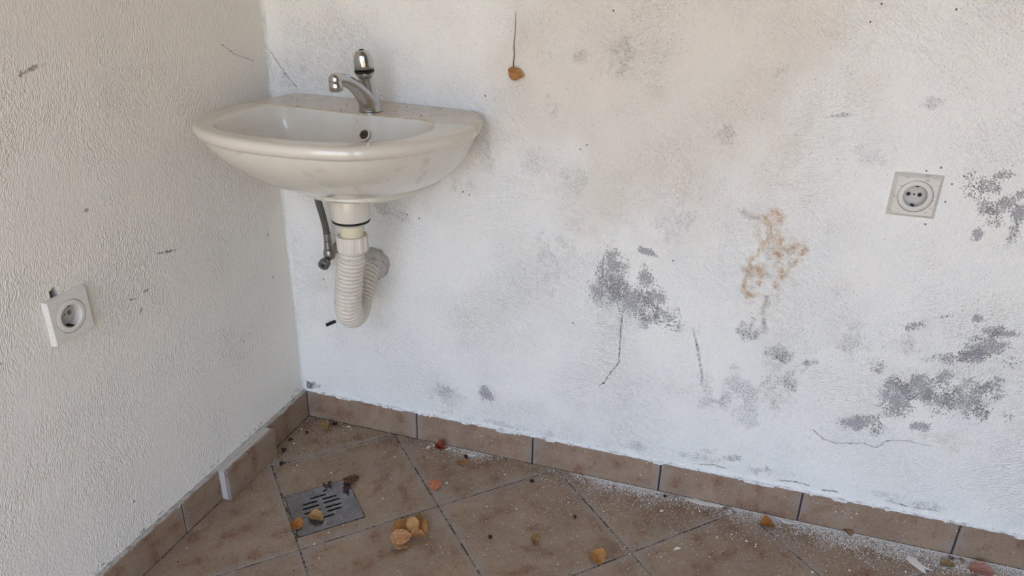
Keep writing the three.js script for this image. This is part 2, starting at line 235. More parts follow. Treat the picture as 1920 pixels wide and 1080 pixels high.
// ---------------------------------------------------------------- room shell
const SKIRT = 0.079, LEFT = -0.004, RX = 3.8, RZ = 2.3, RH = 2.7, TH = 0.02, WALL = 0.2;
const BACK_SOCKET = [1.367, 0.7813], LEFT_SOCKET = [0.6408, 0.5965];      // centres: x, y on the back wall; z, y on the left wall
{
  const g = group('wall_back'); structure(g);
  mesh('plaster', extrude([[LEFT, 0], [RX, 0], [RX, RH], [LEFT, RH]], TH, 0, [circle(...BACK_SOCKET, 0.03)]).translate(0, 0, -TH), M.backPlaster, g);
  mesh('masonry', boxGeo(-WALL, RX + WALL, -0.1, RH + 0.1, -WALL, -TH), M.masonry, g);
  const l = group('wall_left', LEFT); structure(l);
  const hole = [[.6622, .6490], [.6575, .6500], [.6528, .6535], [.6480, .6500], [.6440, .6405], [.6473, .628], [.6629, .628], [.6622, .6398]].map(([z, y]) => [-z, y]);
  const p = mesh('plaster', extrude([[-RZ, 0], [0, 0], [0, RH], [-RZ, RH]], TH, 0, [circle(-LEFT_SOCKET[0], LEFT_SOCKET[1], 0.03), hole]).translate(0, 0, -TH), M.leftPlaster, l);
  p.rotation.y = Math.PI / 2;
  const core = mesh('masonry', extrude([[-RZ - WALL, -0.1], [WALL, -0.1], [WALL, RH + 0.1], [-RZ - WALL, RH + 0.1]], 0.15, 0, [circle(-LEFT_SOCKET[0], LEFT_SOCKET[1], 0.03), hole.map(([x, y], q) => [x, y < 0.63 ? 0.6285 : y])]).translate(0, 0, -TH - 0.15), M.masonry, l);
  core.rotation.y = Math.PI / 2;
  mesh('masonry', boxGeo(-TH - 0.2, -TH - 0.15, -0.1, RH + 0.1, -WALL, RZ + WALL), M.masonry, l);
  structure(mesh('wall_right', boxGeo(RX, RX + WALL, -0.1, RH + 0.1, -WALL, RZ + WALL), M.plainPlaster));
  structure(mesh('ceiling', boxGeo(-WALL, RX + WALL, RH, RH + 0.2, -WALL, RZ + WALL), M.plainPlaster));
  const f = group('wall_front'); structure(f);
  const DX0 = 0.06, DX1 = 1.56, DH = 2.2;
  mesh('pier', boxGeo(-WALL, DX0, -0.1, RH, RZ, RZ + WALL), M.plainPlaster, f);
  const WX0 = 1.95, WX1 = 2.6;                                // a second, narrower opening, unseen, added to brighten the right of the room
  mesh('pier', boxGeo(DX1, WX0, -0.1, RH, RZ, RZ + WALL), M.plainPlaster, f);
  mesh('pier', boxGeo(WX1, RX + WALL, -0.1, RH, RZ, RZ + WALL), M.plainPlaster, f);
  mesh('lintel', boxGeo(WX0, WX1, DH, RH, RZ, RZ + WALL), M.plainPlaster, f);
  mesh('lintel', boxGeo(DX0, DX1, DH, RH, RZ, RZ + WALL), M.plainPlaster, f);
  const d = group('door_1', DX0, 0, RZ); structure(d);
  const wood = std({ color: 0x6a5a4c, roughness: 0.6 });
  mesh('jamb', boxGeo(0, 0.05, 0, DH, 0.06, 0.14), wood, d); mesh('jamb', boxGeo(DX1 - DX0 - 0.05, DX1 - DX0, 0, DH, 0.06, 0.14), wood, d);
  mesh('head', boxGeo(0.05, DX1 - DX0 - 0.05, DH - 0.05, DH, 0.06, 0.14), wood, d); mesh('mullion', boxGeo(0.72, 0.78, 0, DH - 0.05, 0.06, 0.14), wood, d);
  structure(mesh('ground', boxGeo(-14, 17, -0.3, -0.1, RZ + WALL, 32), std({ color: new THREE.Color(0xc09f6c), roughness: 0.95 })));
}

{                                                             // the plaster is rounded where the two walls meet
  const R = 0.010, rows = [];
  for (let j = 0; j <= 120; j++) { const y = SKIRT + j / 120 * (RH - SKIRT), k = R * (1 + 0.35 * fbm(y * 14, 4, 3)), row = []; for (let i = 0; i <= 8; i++) { const a = i / 8 * Math.PI / 2; row.push([LEFT + k * (1 - Math.sin(a)) - 0.0002, y, k * (1 - Math.cos(a)) - 0.0002]); } rows.push(row); }
  structure(mesh('trim_4', loft(rows, (p) => [p[0] - p[2] + 0.2, p[1]]), M.backPlaster), 'rounded plaster where the two walls meet');
}

// ---------------------------------------------------------------- floor: square tiles laid on the diagonal
const S = 0.31885, GO = [0.49411, 0.23358], GA = [0.70690, 0.70731], GB = [-0.70731, 0.70690], GAP = 0.0042;
const toTile = (x, z) => [((x - GO[0]) * GA[0] + (z - GO[1]) * GA[1]) / S, ((x - GO[0]) * GB[0] + (z - GO[1]) * GB[1]) / S];
const fromTile = (i, j) => [GO[0] + S * (i * GA[0] + j * GB[0]), GO[1] + S * (i * GA[1] + j * GB[1])];
function tileTexture(seed) {
  const t = new Canvas(640, 640, 1, 1); t.wrap = THREE.MirroredRepeatWrapping;
  t.each((x, y, k) => {
    const a = fbm(x * 3 + seed, y * 3, 4), b = fbm(x * 7 + seed + 50, y * 7, 4), f = fbm(x * 40 + seed, y * 40, 3), e = Math.min(x, 1 - x, y, 1 - y) + 0.03 * noise(x * 9 + seed, y * 9);
    const grey = 1 - sstep(e, 0.01, 0.075);                  // the glaze runs greyer to the edge of every tile
    const base = [145 + 16 * a + 10 * f, 122 + 15 * a + 10 * f, 99 + 13 * a + 10 * f];
    t.c.set(base, k * 3);
    t.mix(k, [124, 88, 65], 0.65 * sstep(b, 0.02, 0.5)); t.mix(k, [153, 135, 120], 0.55 * sstep(-b, 0.05, 0.5));
    t.mix(k, [150, 138, 130], 0.55 * grey);
    t.mix(k, [82, 60, 46], 0.55 * sstep(fbm(x * 60 + seed * 2, y * 60, 2) + 0.35 * b, 0.36, 0.62));
    t.mix(k, [70, 52, 42], 0.6 * sstep(noise(x * 130 + seed, y * 130) + 0.15 * b, 0.6, 0.8));
    t.h[k] = 0.5 + 0.3 * a + 0.2 * f;
  });
  return t;
}
const tileMats = [1.3, 21.7, 44.2].map((s) => { const t = tileTexture(s); return std({ map: t.color(), bumpMap: t.bump(0, 1), bumpScale: 0.0006, roughness: 0.62 }); });
const grout = std({ roughness: 0.95, map: (() => { const t = new Canvas(1024, 1024, 1.2, 1.2); t.each((x, y, k) => { t.c.set([142, 128, 114], k * 3); t.mix(k, [66, 54, 46], 0.9 * sstep(fbm(x * 26, y * 26, 3) + 0.5 * noise(x * 160, y * 160), -0.1, 0.25)); }); const c = t.color(); c.repeat.set(1 / 1.2, 1 / 1.2); return c; })() }), groutDark = std({ color: 0x39383a, roughness: 0.9 }), groutLight = std({ color: 0x9a938a, roughness: 0.95 });
function clip(poly, ax, v, keepAbove) {
  const out = [], inside = (p) => (keepAbove ? p[ax] >= v : p[ax] <= v);
  poly.forEach((p, i) => {
    const q = poly[(i + 1) % poly.length];
    if (inside(p)) out.push(p);
    if (inside(p) !== inside(q)) { const t = (v - p[ax]) / (q[ax] - p[ax]); out.push([p[0] + t * (q[0] - p[0]), p[1] + t * (q[1] - p[1])]); }
  });
  return out;
}
const floor = group('floor'); structure(floor);
const DRAIN = { i0: -0.1890, i1: -0.0390, j0: 0.1640, j1: 0.3140 };        // metres along the two tile directions
{
  // joint bed just under the tile faces, with an opening for the drain
  const dc = [[DRAIN.i0, DRAIN.j0], [DRAIN.i1, DRAIN.j0], [DRAIN.i1, DRAIN.j1], [DRAIN.i0, DRAIN.j1]].map(([a, b]) => fromTile(a / S, b / S));
  const bed = extrude([[0, 0], [RX, 0], [RX, -RZ], [0, -RZ]], 0.02, 0, [dc.map(([x, z]) => [x, -z])]).rotateX(-Math.PI / 2).translate(0, -0.022, 0);
  mesh('joint_bed', bed, grout, floor);
  mesh('screed', extrude([[-WALL, WALL], [RX + WALL, WALL], [RX + WALL, -RZ - WALL], [-WALL, -RZ - WALL]], 0.12, 0, [dc.map(([x, z]) => [x, -z])]).rotateX(-Math.PI / 2).translate(0, -0.142, 0), grout, floor);
  let n = 0;
  for (let i = -5; i < 16; i++) for (let j = -12; j < 10; j++) {
    const g = GAP / 2 / S;
    let poly = [[i + g, j + g], [i + 1 - g, j + g], [i + 1 - g, j + 1 - g], [i + g, j + 1 - g]].map(([a, b]) => fromTile(a, b));
    for (const [ax, v, above] of [[0, 0.0095, true], [0, RX - 0.01, false], [1, 0.0095, true], [1, RZ, false]]) if (poly.length) poly = clip(poly, ax, v, above);
    if (poly.length < 3) continue;
    let area = 0; poly.forEach((p, k) => { const q = poly[(k + 1) % poly.length]; area += p[0] * q[1] - q[0] * p[1]; });
    if (Math.abs(area) < 4e-4) continue;
    if (i === -1 && j === 0) {                                // the tile that is cut out round the drain
      const c = 0.002, J = [[-S + g * S, g * S], [-g * S, g * S], [-g * S, S - g * S], [DRAIN.i1 + c, S - g * S], [DRAIN.i1 + c, DRAIN.j0 - c], [DRAIN.i0 - c, DRAIN.j0 - c], [DRAIN.i0 - c, S - g * S], [-S + g * S, S - g * S]];
      poly = J.map(([a, b]) => fromTile(a / S, b / S));
      for (const [ax, v] of [[0, 0.0095], [1, 0.0095]]) poly = clip(poly, ax, v, true);
    }
    const geo = extrude(poly.map(([x, z]) => [x, -z]), 0.010, 0.0011).rotateX(-Math.PI / 2).translate(0, -0.010 + (rnd() - 0.5) * 0.0004, 0);
    const P = geo.attributes.position, U = geo.attributes.uv, turn = Math.floor(rnd() * 4);
    for (let k = 0; k < P.count; k++) {
      let [a, b] = toTile(P.getX(k), P.getZ(k)); a -= i; b -= j;
      for (let q = 0; q < turn; q++) [a, b] = [b, 1 - a];
      U.setXY(k, a, b);
    }
    mesh(numbered('floor_tile'), geo, tileMats[Math.floor(rnd() * 3)], floor); n++;
  }
}

// ---------------------------------------------------------------- skirting
const SK = 0.009, SKH = 0.0781, SKL = 0.3178;
function skirtTile(len, h, th) {                              // lies along x from 0, front at z = th
  const geo = extrude([[0, 0], [len, 0], [len, h], [0, h]], th, 0.0012), P = geo.attributes.position, U = geo.attributes.uv, v = 0.1 + rnd() * 0.5, fl = rnd() < 0.5;
  for (let k = 0; k < P.count; k++) { const u = P.getX(k) / SKL; U.setXY(k, fl ? 1 - u : u, v + P.getY(k) / SKL); }
  return geo;
}
{
  const b = group('baseboard_back'); structure(b);
  mesh('mortar', boxGeo(0.001, RX, 0.0005, SKH - 0.0015, 0.0002, 0.0048), groutDark, b);
  const J0 = 0.33688, half = 0.0019;
  let x = SK;
  for (let k = 0; x < RX - 0.02; k++) {
    const end = Math.min(J0 + k * SKL, RX - 0.001);
    const t = mesh(numbered('skirting_tile'), skirtTile(end - x - half - (k ? half : 0.0006), SKH, 0.0072), tileMats[k % 3], b);
    t.position.set(x + (k ? half : 0.0006), 0.0004, SK - 0.0072);
    x = end;
  }
  const l = group('baseboard_left'); structure(l);
  mesh('mortar', boxGeo(LEFT + 0.0002, 0.0048, 0.0005, SKH - 0.0015, SK, RZ), groutLight, l);
  const spans = [[SK + 0.0006, 0.193], [0.368, 0.4947], [0.4983, 0.8125], [0.8163, 1.130], [1.134, 1.448], [1.452, 1.766], [1.770, 2.084], [2.088, 2.295]];
  spans.forEach(([z0, z1], k) => {
    const t = mesh(numbered('skirting_tile'), skirtTile(z1 - z0, SKH, 0.0072), tileMats[(k + 1) % 3], l);
    t.rotation.y = Math.PI / 2; t.position.set(SK - 0.0072, 0.0004, z1);
  });
  // the tiled box over a pipe that breaks the left skirting
  const z0 = 0.190, z1 = 0.376, fx = 0.0325, h = 0.0815;
  const c = group('trim_1', 0, 0, z0); structure(c, 'tile-faced pipe box standing out from the skirting');
  mesh('mortar_core', new RoundedBoxGeometry(fx - 0.0095 + 0.004, h - 0.0012, z1 - z0 - 0.006, 2, 0.0015).translate((fx - 0.0085 - 0.004) / 2, h / 2 - 0.0004, (z1 - z0) / 2), std({ roughness: 0.95, map: (() => { const q = new Canvas(128, 256, 0.1, 0.2); q.each((x, y, k) => { const n = fbm(x * 60, y * 30, 3); q.c.set([190 + 12 * n, 182 + 12 * n, 172 + 12 * n], k * 3); q.mix(k, [110, 100, 90], 0.55 * sstep(fbm(x * 90 + 3, y * 40, 4), 0.1, 0.5)); }); q.wrap = THREE.RepeatWrapping; return q.color(); })() }), c);
  const ft = mesh('face_tile', skirtTile(z1 - z0 - 0.002, h, 0.008), tileMats[0], c); ft.rotation.y = Math.PI / 2; ft.position.set(fx - 0.008, 0.0004, z1 - z0 - 0.001);
  const et = mesh('end_tile', extrude([[0, 0], [0.0155, 0], [0.0155, h - 0.002], [0, h - 0.002]], 0.004, 0.0008), std({ color: 0xb3aca6, roughness: 0.7 }), c); et.position.set(0.0088, 0.0004, z1 - z0 - 0.0035);
}
// the bead of plaster and paint along the top of the skirting
{
  const bead = (len, seed, high, slop, in0) => {             // from the wall over the top of the tiles and a little down their face
    const rows = [[], [], [], [], [], [], [], []];
    for (let k = 0; k <= 900; k++) {
      const x = k / 900 * len, n = fbm(x * 40 + seed, 3, 3), f = noise(x * 260 + seed, 1), h = high * (0.55 + 0.45 * noise(x * 55 + seed, 8) + 0.25 * f), drop = Math.max(0, slop * (2.4 * fbm(x * 13 + seed, 6, 2) + 1.1 * n - 0.25 + 0.35 * f)), run = drop > 0.0004, e = run ? SK + 0.0005 : clamp(0.0062 + 0.0035 * n + 0.0012 * f, 0.001, SK - 0.0006), top = SKH + 0.0005;
      const P = [[in0 - 0.0004, top + h], [in0 + (e - in0) * 0.2, top + h * 0.72], [in0 + (e - in0) * 0.45, top + h * (0.35 + 0.15 * f)], [in0 + (e - in0) * 0.75, top + 0.0004 + h * 0.1], [e - 0.0003, top + 0.0003], [e, top - 0.0004], [run ? e : e - 0.0002, top - 0.0006 - drop * 0.7], [run ? e - 0.0008 : e - 0.0006, top - 0.0009 - drop]];
      P.forEach(([z, y], j) => rows[j].push([x, y, z]));
    }
    return loft(rows.reverse(), (p) => [p[0], p[1] * 4 + p[2] * 4]);
  };
  const dirty = (rgb, stain, amount, seed) => { const c = new Canvas(1024, 128, 1.6, 0.2); c.each((x, y, k) => { const n = fbm(x * 90 + seed, y * 60, 3); c.c.set(rgb.map((v) => v + 7 * n), k * 3); c.mix(k, stain, amount * sstep(fbm(x * 45 + seed, y * 60, 4) + 0.35 * noise(x * 300, y * 200), 0.0, 0.45)); }); const t = c.color(); t.repeat.set(1 / 1.6, 1 / 0.2); return t; };
  structure(mesh('trim_2', bead(RX - 0.02, 3, 0.006, 0.0032, 0), std({ map: dirty([232, 231, 226], [138, 132, 124], 0.55, 2), roughness: 0.95 })).translateX(0.004), 'crumbly line of white paint along the back skirting');
  const b = mesh('trim_3', bead(RZ - 0.02, 9, 0.004, 0.0016, LEFT), std({ map: dirty([176, 168, 158], [104, 96, 88], 0.7, 7), roughness: 0.95 }));
  b.scale.set(-1, 1, 1); b.rotation.y = Math.PI / 2; b.position.z = 0.004; structure(b, 'grey mortar ledge on top of the side skirting');
}

// ---------------------------------------------------------------- washbasin
const BX = 0.29, BY = 0.876, TILT = -0.02;
const tilt = (p) => [p[0], p[1] + TILT * (p[0] - 0.295), p[2]];
function ringOf(ctrl, n, cx, cz) {                            // closed plan curve through control points, resampled by angle round (cx, cz)
  const c = new THREE.CatmullRomCurve3(ctrl.map(([x, z]) => new THREE.Vector3(x, 0, z)), true, 'centripetal'), pts = c.getPoints(2400).map((p) => [Math.atan2(p.z - cz, p.x - cx), p.x, p.z]);
  const out = [];
  for (let k = 0; k <= n; k++) {
    let a = -Math.PI / 2 + k / n * Math.PI * 2; if (a > Math.PI) a -= Math.PI * 2;
    let best = null, bd = 9, second = null;
    for (const p of pts) { let d = Math.abs(p[0] - a); d = Math.min(d, Math.PI * 2 - d); if (d < bd) { second = best; bd = d; best = p; } }
    out.push([best[1], best[2]]);
  }
  out[n] = out[0].slice();
  for (let it = 0; it < 2; it++) for (let k = 1; k < n; k++) { const p = out[k - 1], q = out[k], r = out[k + 1]; out[k] = [(p[0] + 2 * q[0] + r[0]) / 4, (p[1] + 2 * q[1] + r[1]) / 4]; }
  return out;
}
{
  const N = 400, CX = 0.285, CZ = 0.22;
  const OUT = ringOf([[.285, .0005], [.40, .0005], [.485, .0005], [.515, .014], [.535, .05], [.551, .11], [.556, .17], [.546, .225], [.528, .27], [.493, .337], [.426, .402], [.358, .425], [.285, .433], [.195, .427], [.113, .395], [.064, .352], [.034, .29], [.024, .225], [.026, .15], [.034, .08], [.046, .03], [.066, .010], [.095, .0005], [.18, .0005]], N, CX, CZ);
  const IN = ringOf([[.285, .134], [.36, .129], [.43, .127], [.462, .142], [.481, .18], [.484, .225], [.472, .285], [.435, .335], [.375, .372], [.285, .392], [.195, .388], [.135, .368], [.096, .325], [.080, .26], [.080, .185], [.098, .142], [.14, .130], [.21, .132]], N, CX, CZ);
  const FOOT = ringOf([[.285, .0005], [.36, .0005], [.415, .0005], [.425, .03], [.424, .09], [.405, .17], [.36, .23], [.285, .256], [.21, .23], [.165, .17], [.146, .09], [.145, .03], [.155, .0005], [.21, .0005]], N, CX, CZ * 0.6);
  const blend = (a, b, t) => a.map((p, k) => [lerp(p[0], b[k][0], t), lerp(p[1], b[k][1], t)]);
  const inset = (ring, d) => ring.map((p) => { const vx = p[0] - CX, vz = p[1] - CZ, L = Math.hypot(vx, vz), s = (L - d) / L; return [CX + vx * s, Math.max(0.0005, p[1] < 0.004 ? p[1] : CZ + vz * s)]; });
  const at = (ring, y) => ring.map(([x, z]) => tilt([x, typeof y === 'function' ? y(x, z) : y, z]));
  const deck = (x, z) => BY - 0.003 + 0.0035 * sstep(0.05 - z, 0.0, 0.03);          // low upstand against the wall
  // from the waste hole up the inside, over the rim and down the outside
  const innerRows = [[.04, .7585], [.16, .760], [.34, .764], [.52, .771], [.68, .783], [.80, .802], [.88, .825], [.935, .848], [.972, .862], [.990, .868]];
  const innerCurve = new THREE.CatmullRomCurve3(innerRows.map(([p, y]) => new THREE.Vector3(p, y, 0)), false, 'centripetal');
  const inner = innerCurve.getPoints(54).map((p) => [p.x, p.y]).map(([s, y]) => at(IN.map(([x, z]) => [CX + (x - CX) * s, CZ + 0.02 + (z - CZ - 0.02) * s]), y));
  const top = [at(IN, (x, z) => BY - 0.005), at(inset(IN, -0.005), (x, z) => BY - 0.0028)];
  for (const t of [0.3, 0.55, 0.8]) top.push(at(blend(inset(IN, -0.006), inset(OUT, 0.010), t), deck));
  top.push(at(inset(OUT, 0.009), deck), at(inset(OUT, 0.0045), (x, z) => deck(x, z) - 0.0018), at(inset(OUT, 0.0012), BY - 0.0085), at(OUT, BY - 0.0145), at(inset(OUT, 0.0012), BY - 0.0205), at(inset(OUT, 0.0055), BY - 0.0255), at(inset(OUT, 0.0105), BY - 0.0275));
  const body = [at(inset(OUT, 0.0125), BY - 0.0285), at(inset(OUT, 0.0130), BY - 0.031)];
  const prof = [[0.03, .833], [0.09, .818], [0.18, .802], [0.30, .785], [0.44, .768], [0.60, .753], [0.76, .741], [0.90, .7335], [0.985, .7305]];
  const o2 = inset(OUT, 0.014);
  for (const [t, y] of prof) body.push(at(blend(o2, FOOT, t), y));
  body.push(at(inset(FOOT, -0.004), .7295), at(inset(FOOT, -0.0065), .7265), at(inset(FOOT, -0.0065), .7225), at(inset(FOOT, -0.003), .7195), at(inset(FOOT, 0.004), .7185), at(inset(FOOT, 0.06), .7185), at(inset(FOOT, 0.09), .7185));
  // colour: off-white glaze, tan dust lying on the deck and rim, scuffs on the outside
  const C = new Canvas(1024, 1024, 1, 1);                      // u = x / 0.6; v below 0.75 = z / 0.6 (seen from above), above = the outside
  C.each((u, v, k) => {
    const x = u * 0.6, z = v * 0.6, n = fbm(x * 30, z * 30, 3), f = fbm(x * 240, z * 240, 2);
    C.c.set([215 + 3 * n, 209 + 3 * n, 191 + 3 * n], k * 3);
    if (v < 0.75) {
      const ondeck = sstep(0.142 - z + 0.02 * n, 0, 0.012), onleft = 1 - sstep(x, 0.05, 0.1);
      C.mix(k, [184, 156, 124], clamp((ondeck * 0.78 + 0.10 + 0.16 * onleft) * (0.75 + (0.9 * f) * ondeck + 0.5 * n), 0, 0.85));
      C.mix(k, [70, 52, 40], 0.8 * sstep(noise(x * 420, z * 420) + 0.12 * ondeck, 0.80, 0.92));
      C.mix(k, [240, 236, 230], 0.8 * ondeck * sstep(noise(x * 330 + 90, z * 330), 0.62, 0.75));
    } else {
      const s = (u - 0.5) * 6, w = v - 0.75;
      C.mix(k, [150, 140, 128], 0.3 * sstep(fbm(u * 26, v * 34 + 8, 4), 0.25, 0.6));
      C.mix(k, [120, 112, 104], 0.5 * sstep(noise(u * 200, v * 220), 0.7, 0.85));
    }
  });
  const smudge = (u, v, ru, rv, rot, col, s) => C.ellipse([u, v, ru, rv, rot], 1.3, (d2, x, y, k) => C.mix(k, col, s * sstep(0.8 - d2 + 1.3 * fbm(x * 50, y * 90, 3), 0.35, 0.9)));
  // outside: u runs round the shell (0.5 = middle of the front), v 0.76 .. 0.99 from rim to foot
  smudge(.452, .905, .014, .010, .7, [168, 138, 108], .6); smudge(.52, .945, .03, .012, .1, [128, 124, 118], .55); smudge(.48, .94, .03, .012, .3, [150, 144, 134], .45); smudge(.42, .90, .05, .02, 0, [176, 168, 156], .35);
  C.wrap = THREE.ClampToEdgeWrapping;
  const glaze = phys({ map: C.color(), roughness: 0.34, clearcoat: 1, clearcoatRoughness: 0.03 });
  const all = [...inner, ...top, ...body].map((r) => r.slice().reverse());
  const full = loft(all), n1 = N + 1, FN = full.attributes.normal;
  const part = (j0, j1, uvOf) => {
    const rows = all.slice(j0, j1 + 1), g = loft(rows, uvOf);
    for (let j = 0; j < rows.length; j++) for (let i = 0; i < n1; i++) { const s = (j0 + j) * n1 + i; g.attributes.normal.setXYZ(j * n1 + i, FN.getX(s), FN.getY(s), FN.getZ(s)); }
    return g;
  };
  const plan = (p) => [p[0] / 0.6, p[2] / 0.6], a = inner.length, b = a + top.length;
  const w = group('washbasin', BX, 0.7185, 0); tag(w, 'dusty white ceramic washbasin hung on the wall in the corner', 'washbasin');
  const B = new Canvas(512, 512, 0.6, 0.6);
  B.each((x, z, k) => { const n = fbm(x * 24, z * 24, 3); B.c.set([219 + 3 * n, 213 + 3 * n, 197 + 3 * n], k * 3); B.mix(k, [196, 172, 146], 0.30 * sstep(fbm(x * 12 + 3, z * 12, 4), 0.05, 0.6)); B.mix(k, [90, 70, 54], 0.7 * sstep(noise(x * 330, z * 330), 0.84, 0.93)); });
  B.wrap = THREE.ClampToEdgeWrapping;
  const inside = phys({ map: B.color(), roughness: 0.3, clearcoat: 0.9, clearcoatRoughness: 0.05 });
  const put = (name, g) => mesh(name, g.translate(-BX, -0.7185, 0), name === 'bowl' ? inside : glaze, w);
  const bowl = put('bowl', part(0, a, plan)); put('rim', part(a, b - 1, plan));
  put('outer_shell', part(b - 1, all.length - 1, (p, i, j) => [i, 0.76 + 0.23 * j]));
  // overflow: an opening through the rear of the bowl into the hollow of the basin, with a rounded ceramic lip
  const hc = new THREE.Vector3(0.0225, 0.8352 - 0.7185, 0.1497), hn = new THREE.Vector3(0.02, 0.45, 0.89).normalize();
  {
    const P = bowl.geometry.attributes.position, I = bowl.geometry.index.array, keep = [], v = new THREE.Vector3();
    for (let k = 0; k < I.length; k += 3) {
      v.set(0, 0, 0); for (let q = 0; q < 3; q++) v.add(new THREE.Vector3().fromBufferAttribute(P, I[k + q])); v.multiplyScalar(1 / 3).sub(hc);
      const along = v.dot(hn); if (Math.abs(along) > 0.012 || Math.sqrt(v.lengthSq() - along * along) > 0.0112) keep.push(I[k], I[k + 1], I[k + 2]);
    }
    bowl.geometry.setIndex(keep);
  }
  mesh('overflow_lip', aim(lathe([[0.0097, -0.0040], [0.0098, -0.0012], [0.0102, -0.0003], [0.0112, 0.0002], [0.0122, -0.0001], [0.0132, -0.0010], [0.0135, -0.0030]], 40), [hc.x, hc.y, hc.z], [hn.x, hn.y, hn.z]), inside, w);
  mesh('waste_collar', lathe([[0.037, -0.052], [0.0395, -0.050], [0.041, 0.0], [0.036, 0.001], [0.03, 0]], 40).translate(0.297 - BX, 0.0, 0.196), glaze, w);
}

// ---------------------------------------------------------------- tap
const chrome = std({ color: 0xc2c2c2, metalness: 1, roughness: 0.27, roughnessMap: (() => { const t = new Canvas(256, 256, 1, 1); t.wrap = THREE.RepeatWrapping; t.each((x, y, k) => { t.h[k] = 0.75 + 0.5 * fbm(x * 8, y * 8, 4); }); return t.bump(0, 1); })() });
{
  const fx = 0.302, fz = 0.098, fy = 0.8737;
  const t = group('basin_tap', fx, fy, fz); tag(t, 'chrome single-lever tap with a black ring, standing on the washbasin', 'tap');
  const rel = (y, z) => [0, y - fy, z - fz];
  const base = sweep([rel(.8725, .096), rel(.890, .097), rel(.915, .1025), rel(.936, .1075), rel(.946, .110)], (s) => 0.0146 + 0.0094 * Math.pow(1 - s, 1.7), 40, 32);
  const spout = sweep([rel(.8745, .0985), rel(.890, .104), rel(.904, .117), rel(.918, .1345), rel(.937, .166), rel(.9485, .1965), rel(.9530, .2200), rel(.9515, .2370)], (s) => (s < 0.55 ? lerp(0.0226, 0.0124, Math.pow(s / 0.55, 0.75)) : lerp(0.0124, 0.0118, (s - 0.55) / 0.45)) * (s > 0.94 ? Math.sqrt(Math.max(0.04, 1 - ((s - 0.94) / 0.066) ** 2)) : 1), 90, 32);
  for (const q of [base, spout]) { const P = q.attributes.position; for (let k = 0; k < P.count; k++) if (P.getY(k) < 0.0002) P.setY(k, 0.0002); q.computeVertexNormals(); }
  mesh('body', mergeGeometries([base, spout]), chrome, t);
  mesh('aerator', aim(lathe([[0, 0], [0.0095, 0], [0.0112, 0.0008], [0.0128, 0.0012], [0.0130, 0.009], [0.0128, 0.0125], [0.0118, 0.013], [0.0122, 0.020], [0, 0.022]], 32), rel(.9315, .2235), [0, 0.985, 0.17]), chrome, t);
  const dir = [0, 0.986, 0.165], p0 = rel(.944, .1095);
  const knob = mesh('knob', aim(lathe([[0, 0.014], [0.0196, 0.014], [0.0196, 0.024], [0.0190, 0.034], [0.0168, 0.044], [0.0126, 0.0505], [0.006, 0.0535], [0, 0.054]], 40), p0, dir), chrome, t);
  mesh('cup', aim(lathe([[0, -0.001], [0.0145, -0.001], [0.0158, 0.002], [0.0188, 0.005], [0.0194, 0.0098], [0.018, 0.0102], [0, 0.0102]], 40), p0, dir), chrome, t);
  const ring = mesh('sealing_ring', aim(lathe([[0, 0.0098], [0.0199, 0.0098], [0.0202, 0.012], [0.0199, 0.0146], [0, 0.0146]], 40), p0, dir), M.black, t); ring.userData.label = 'black plastic ring';
  mesh('cap_plug', aim(lathe([[0, 0.0535], [0.0050, 0.0537], [0.0052, 0.0541], [0, 0.0548]], 24), [p0[0], p0[1], p0[2] - 0.0], dir), M.black, knob);
}

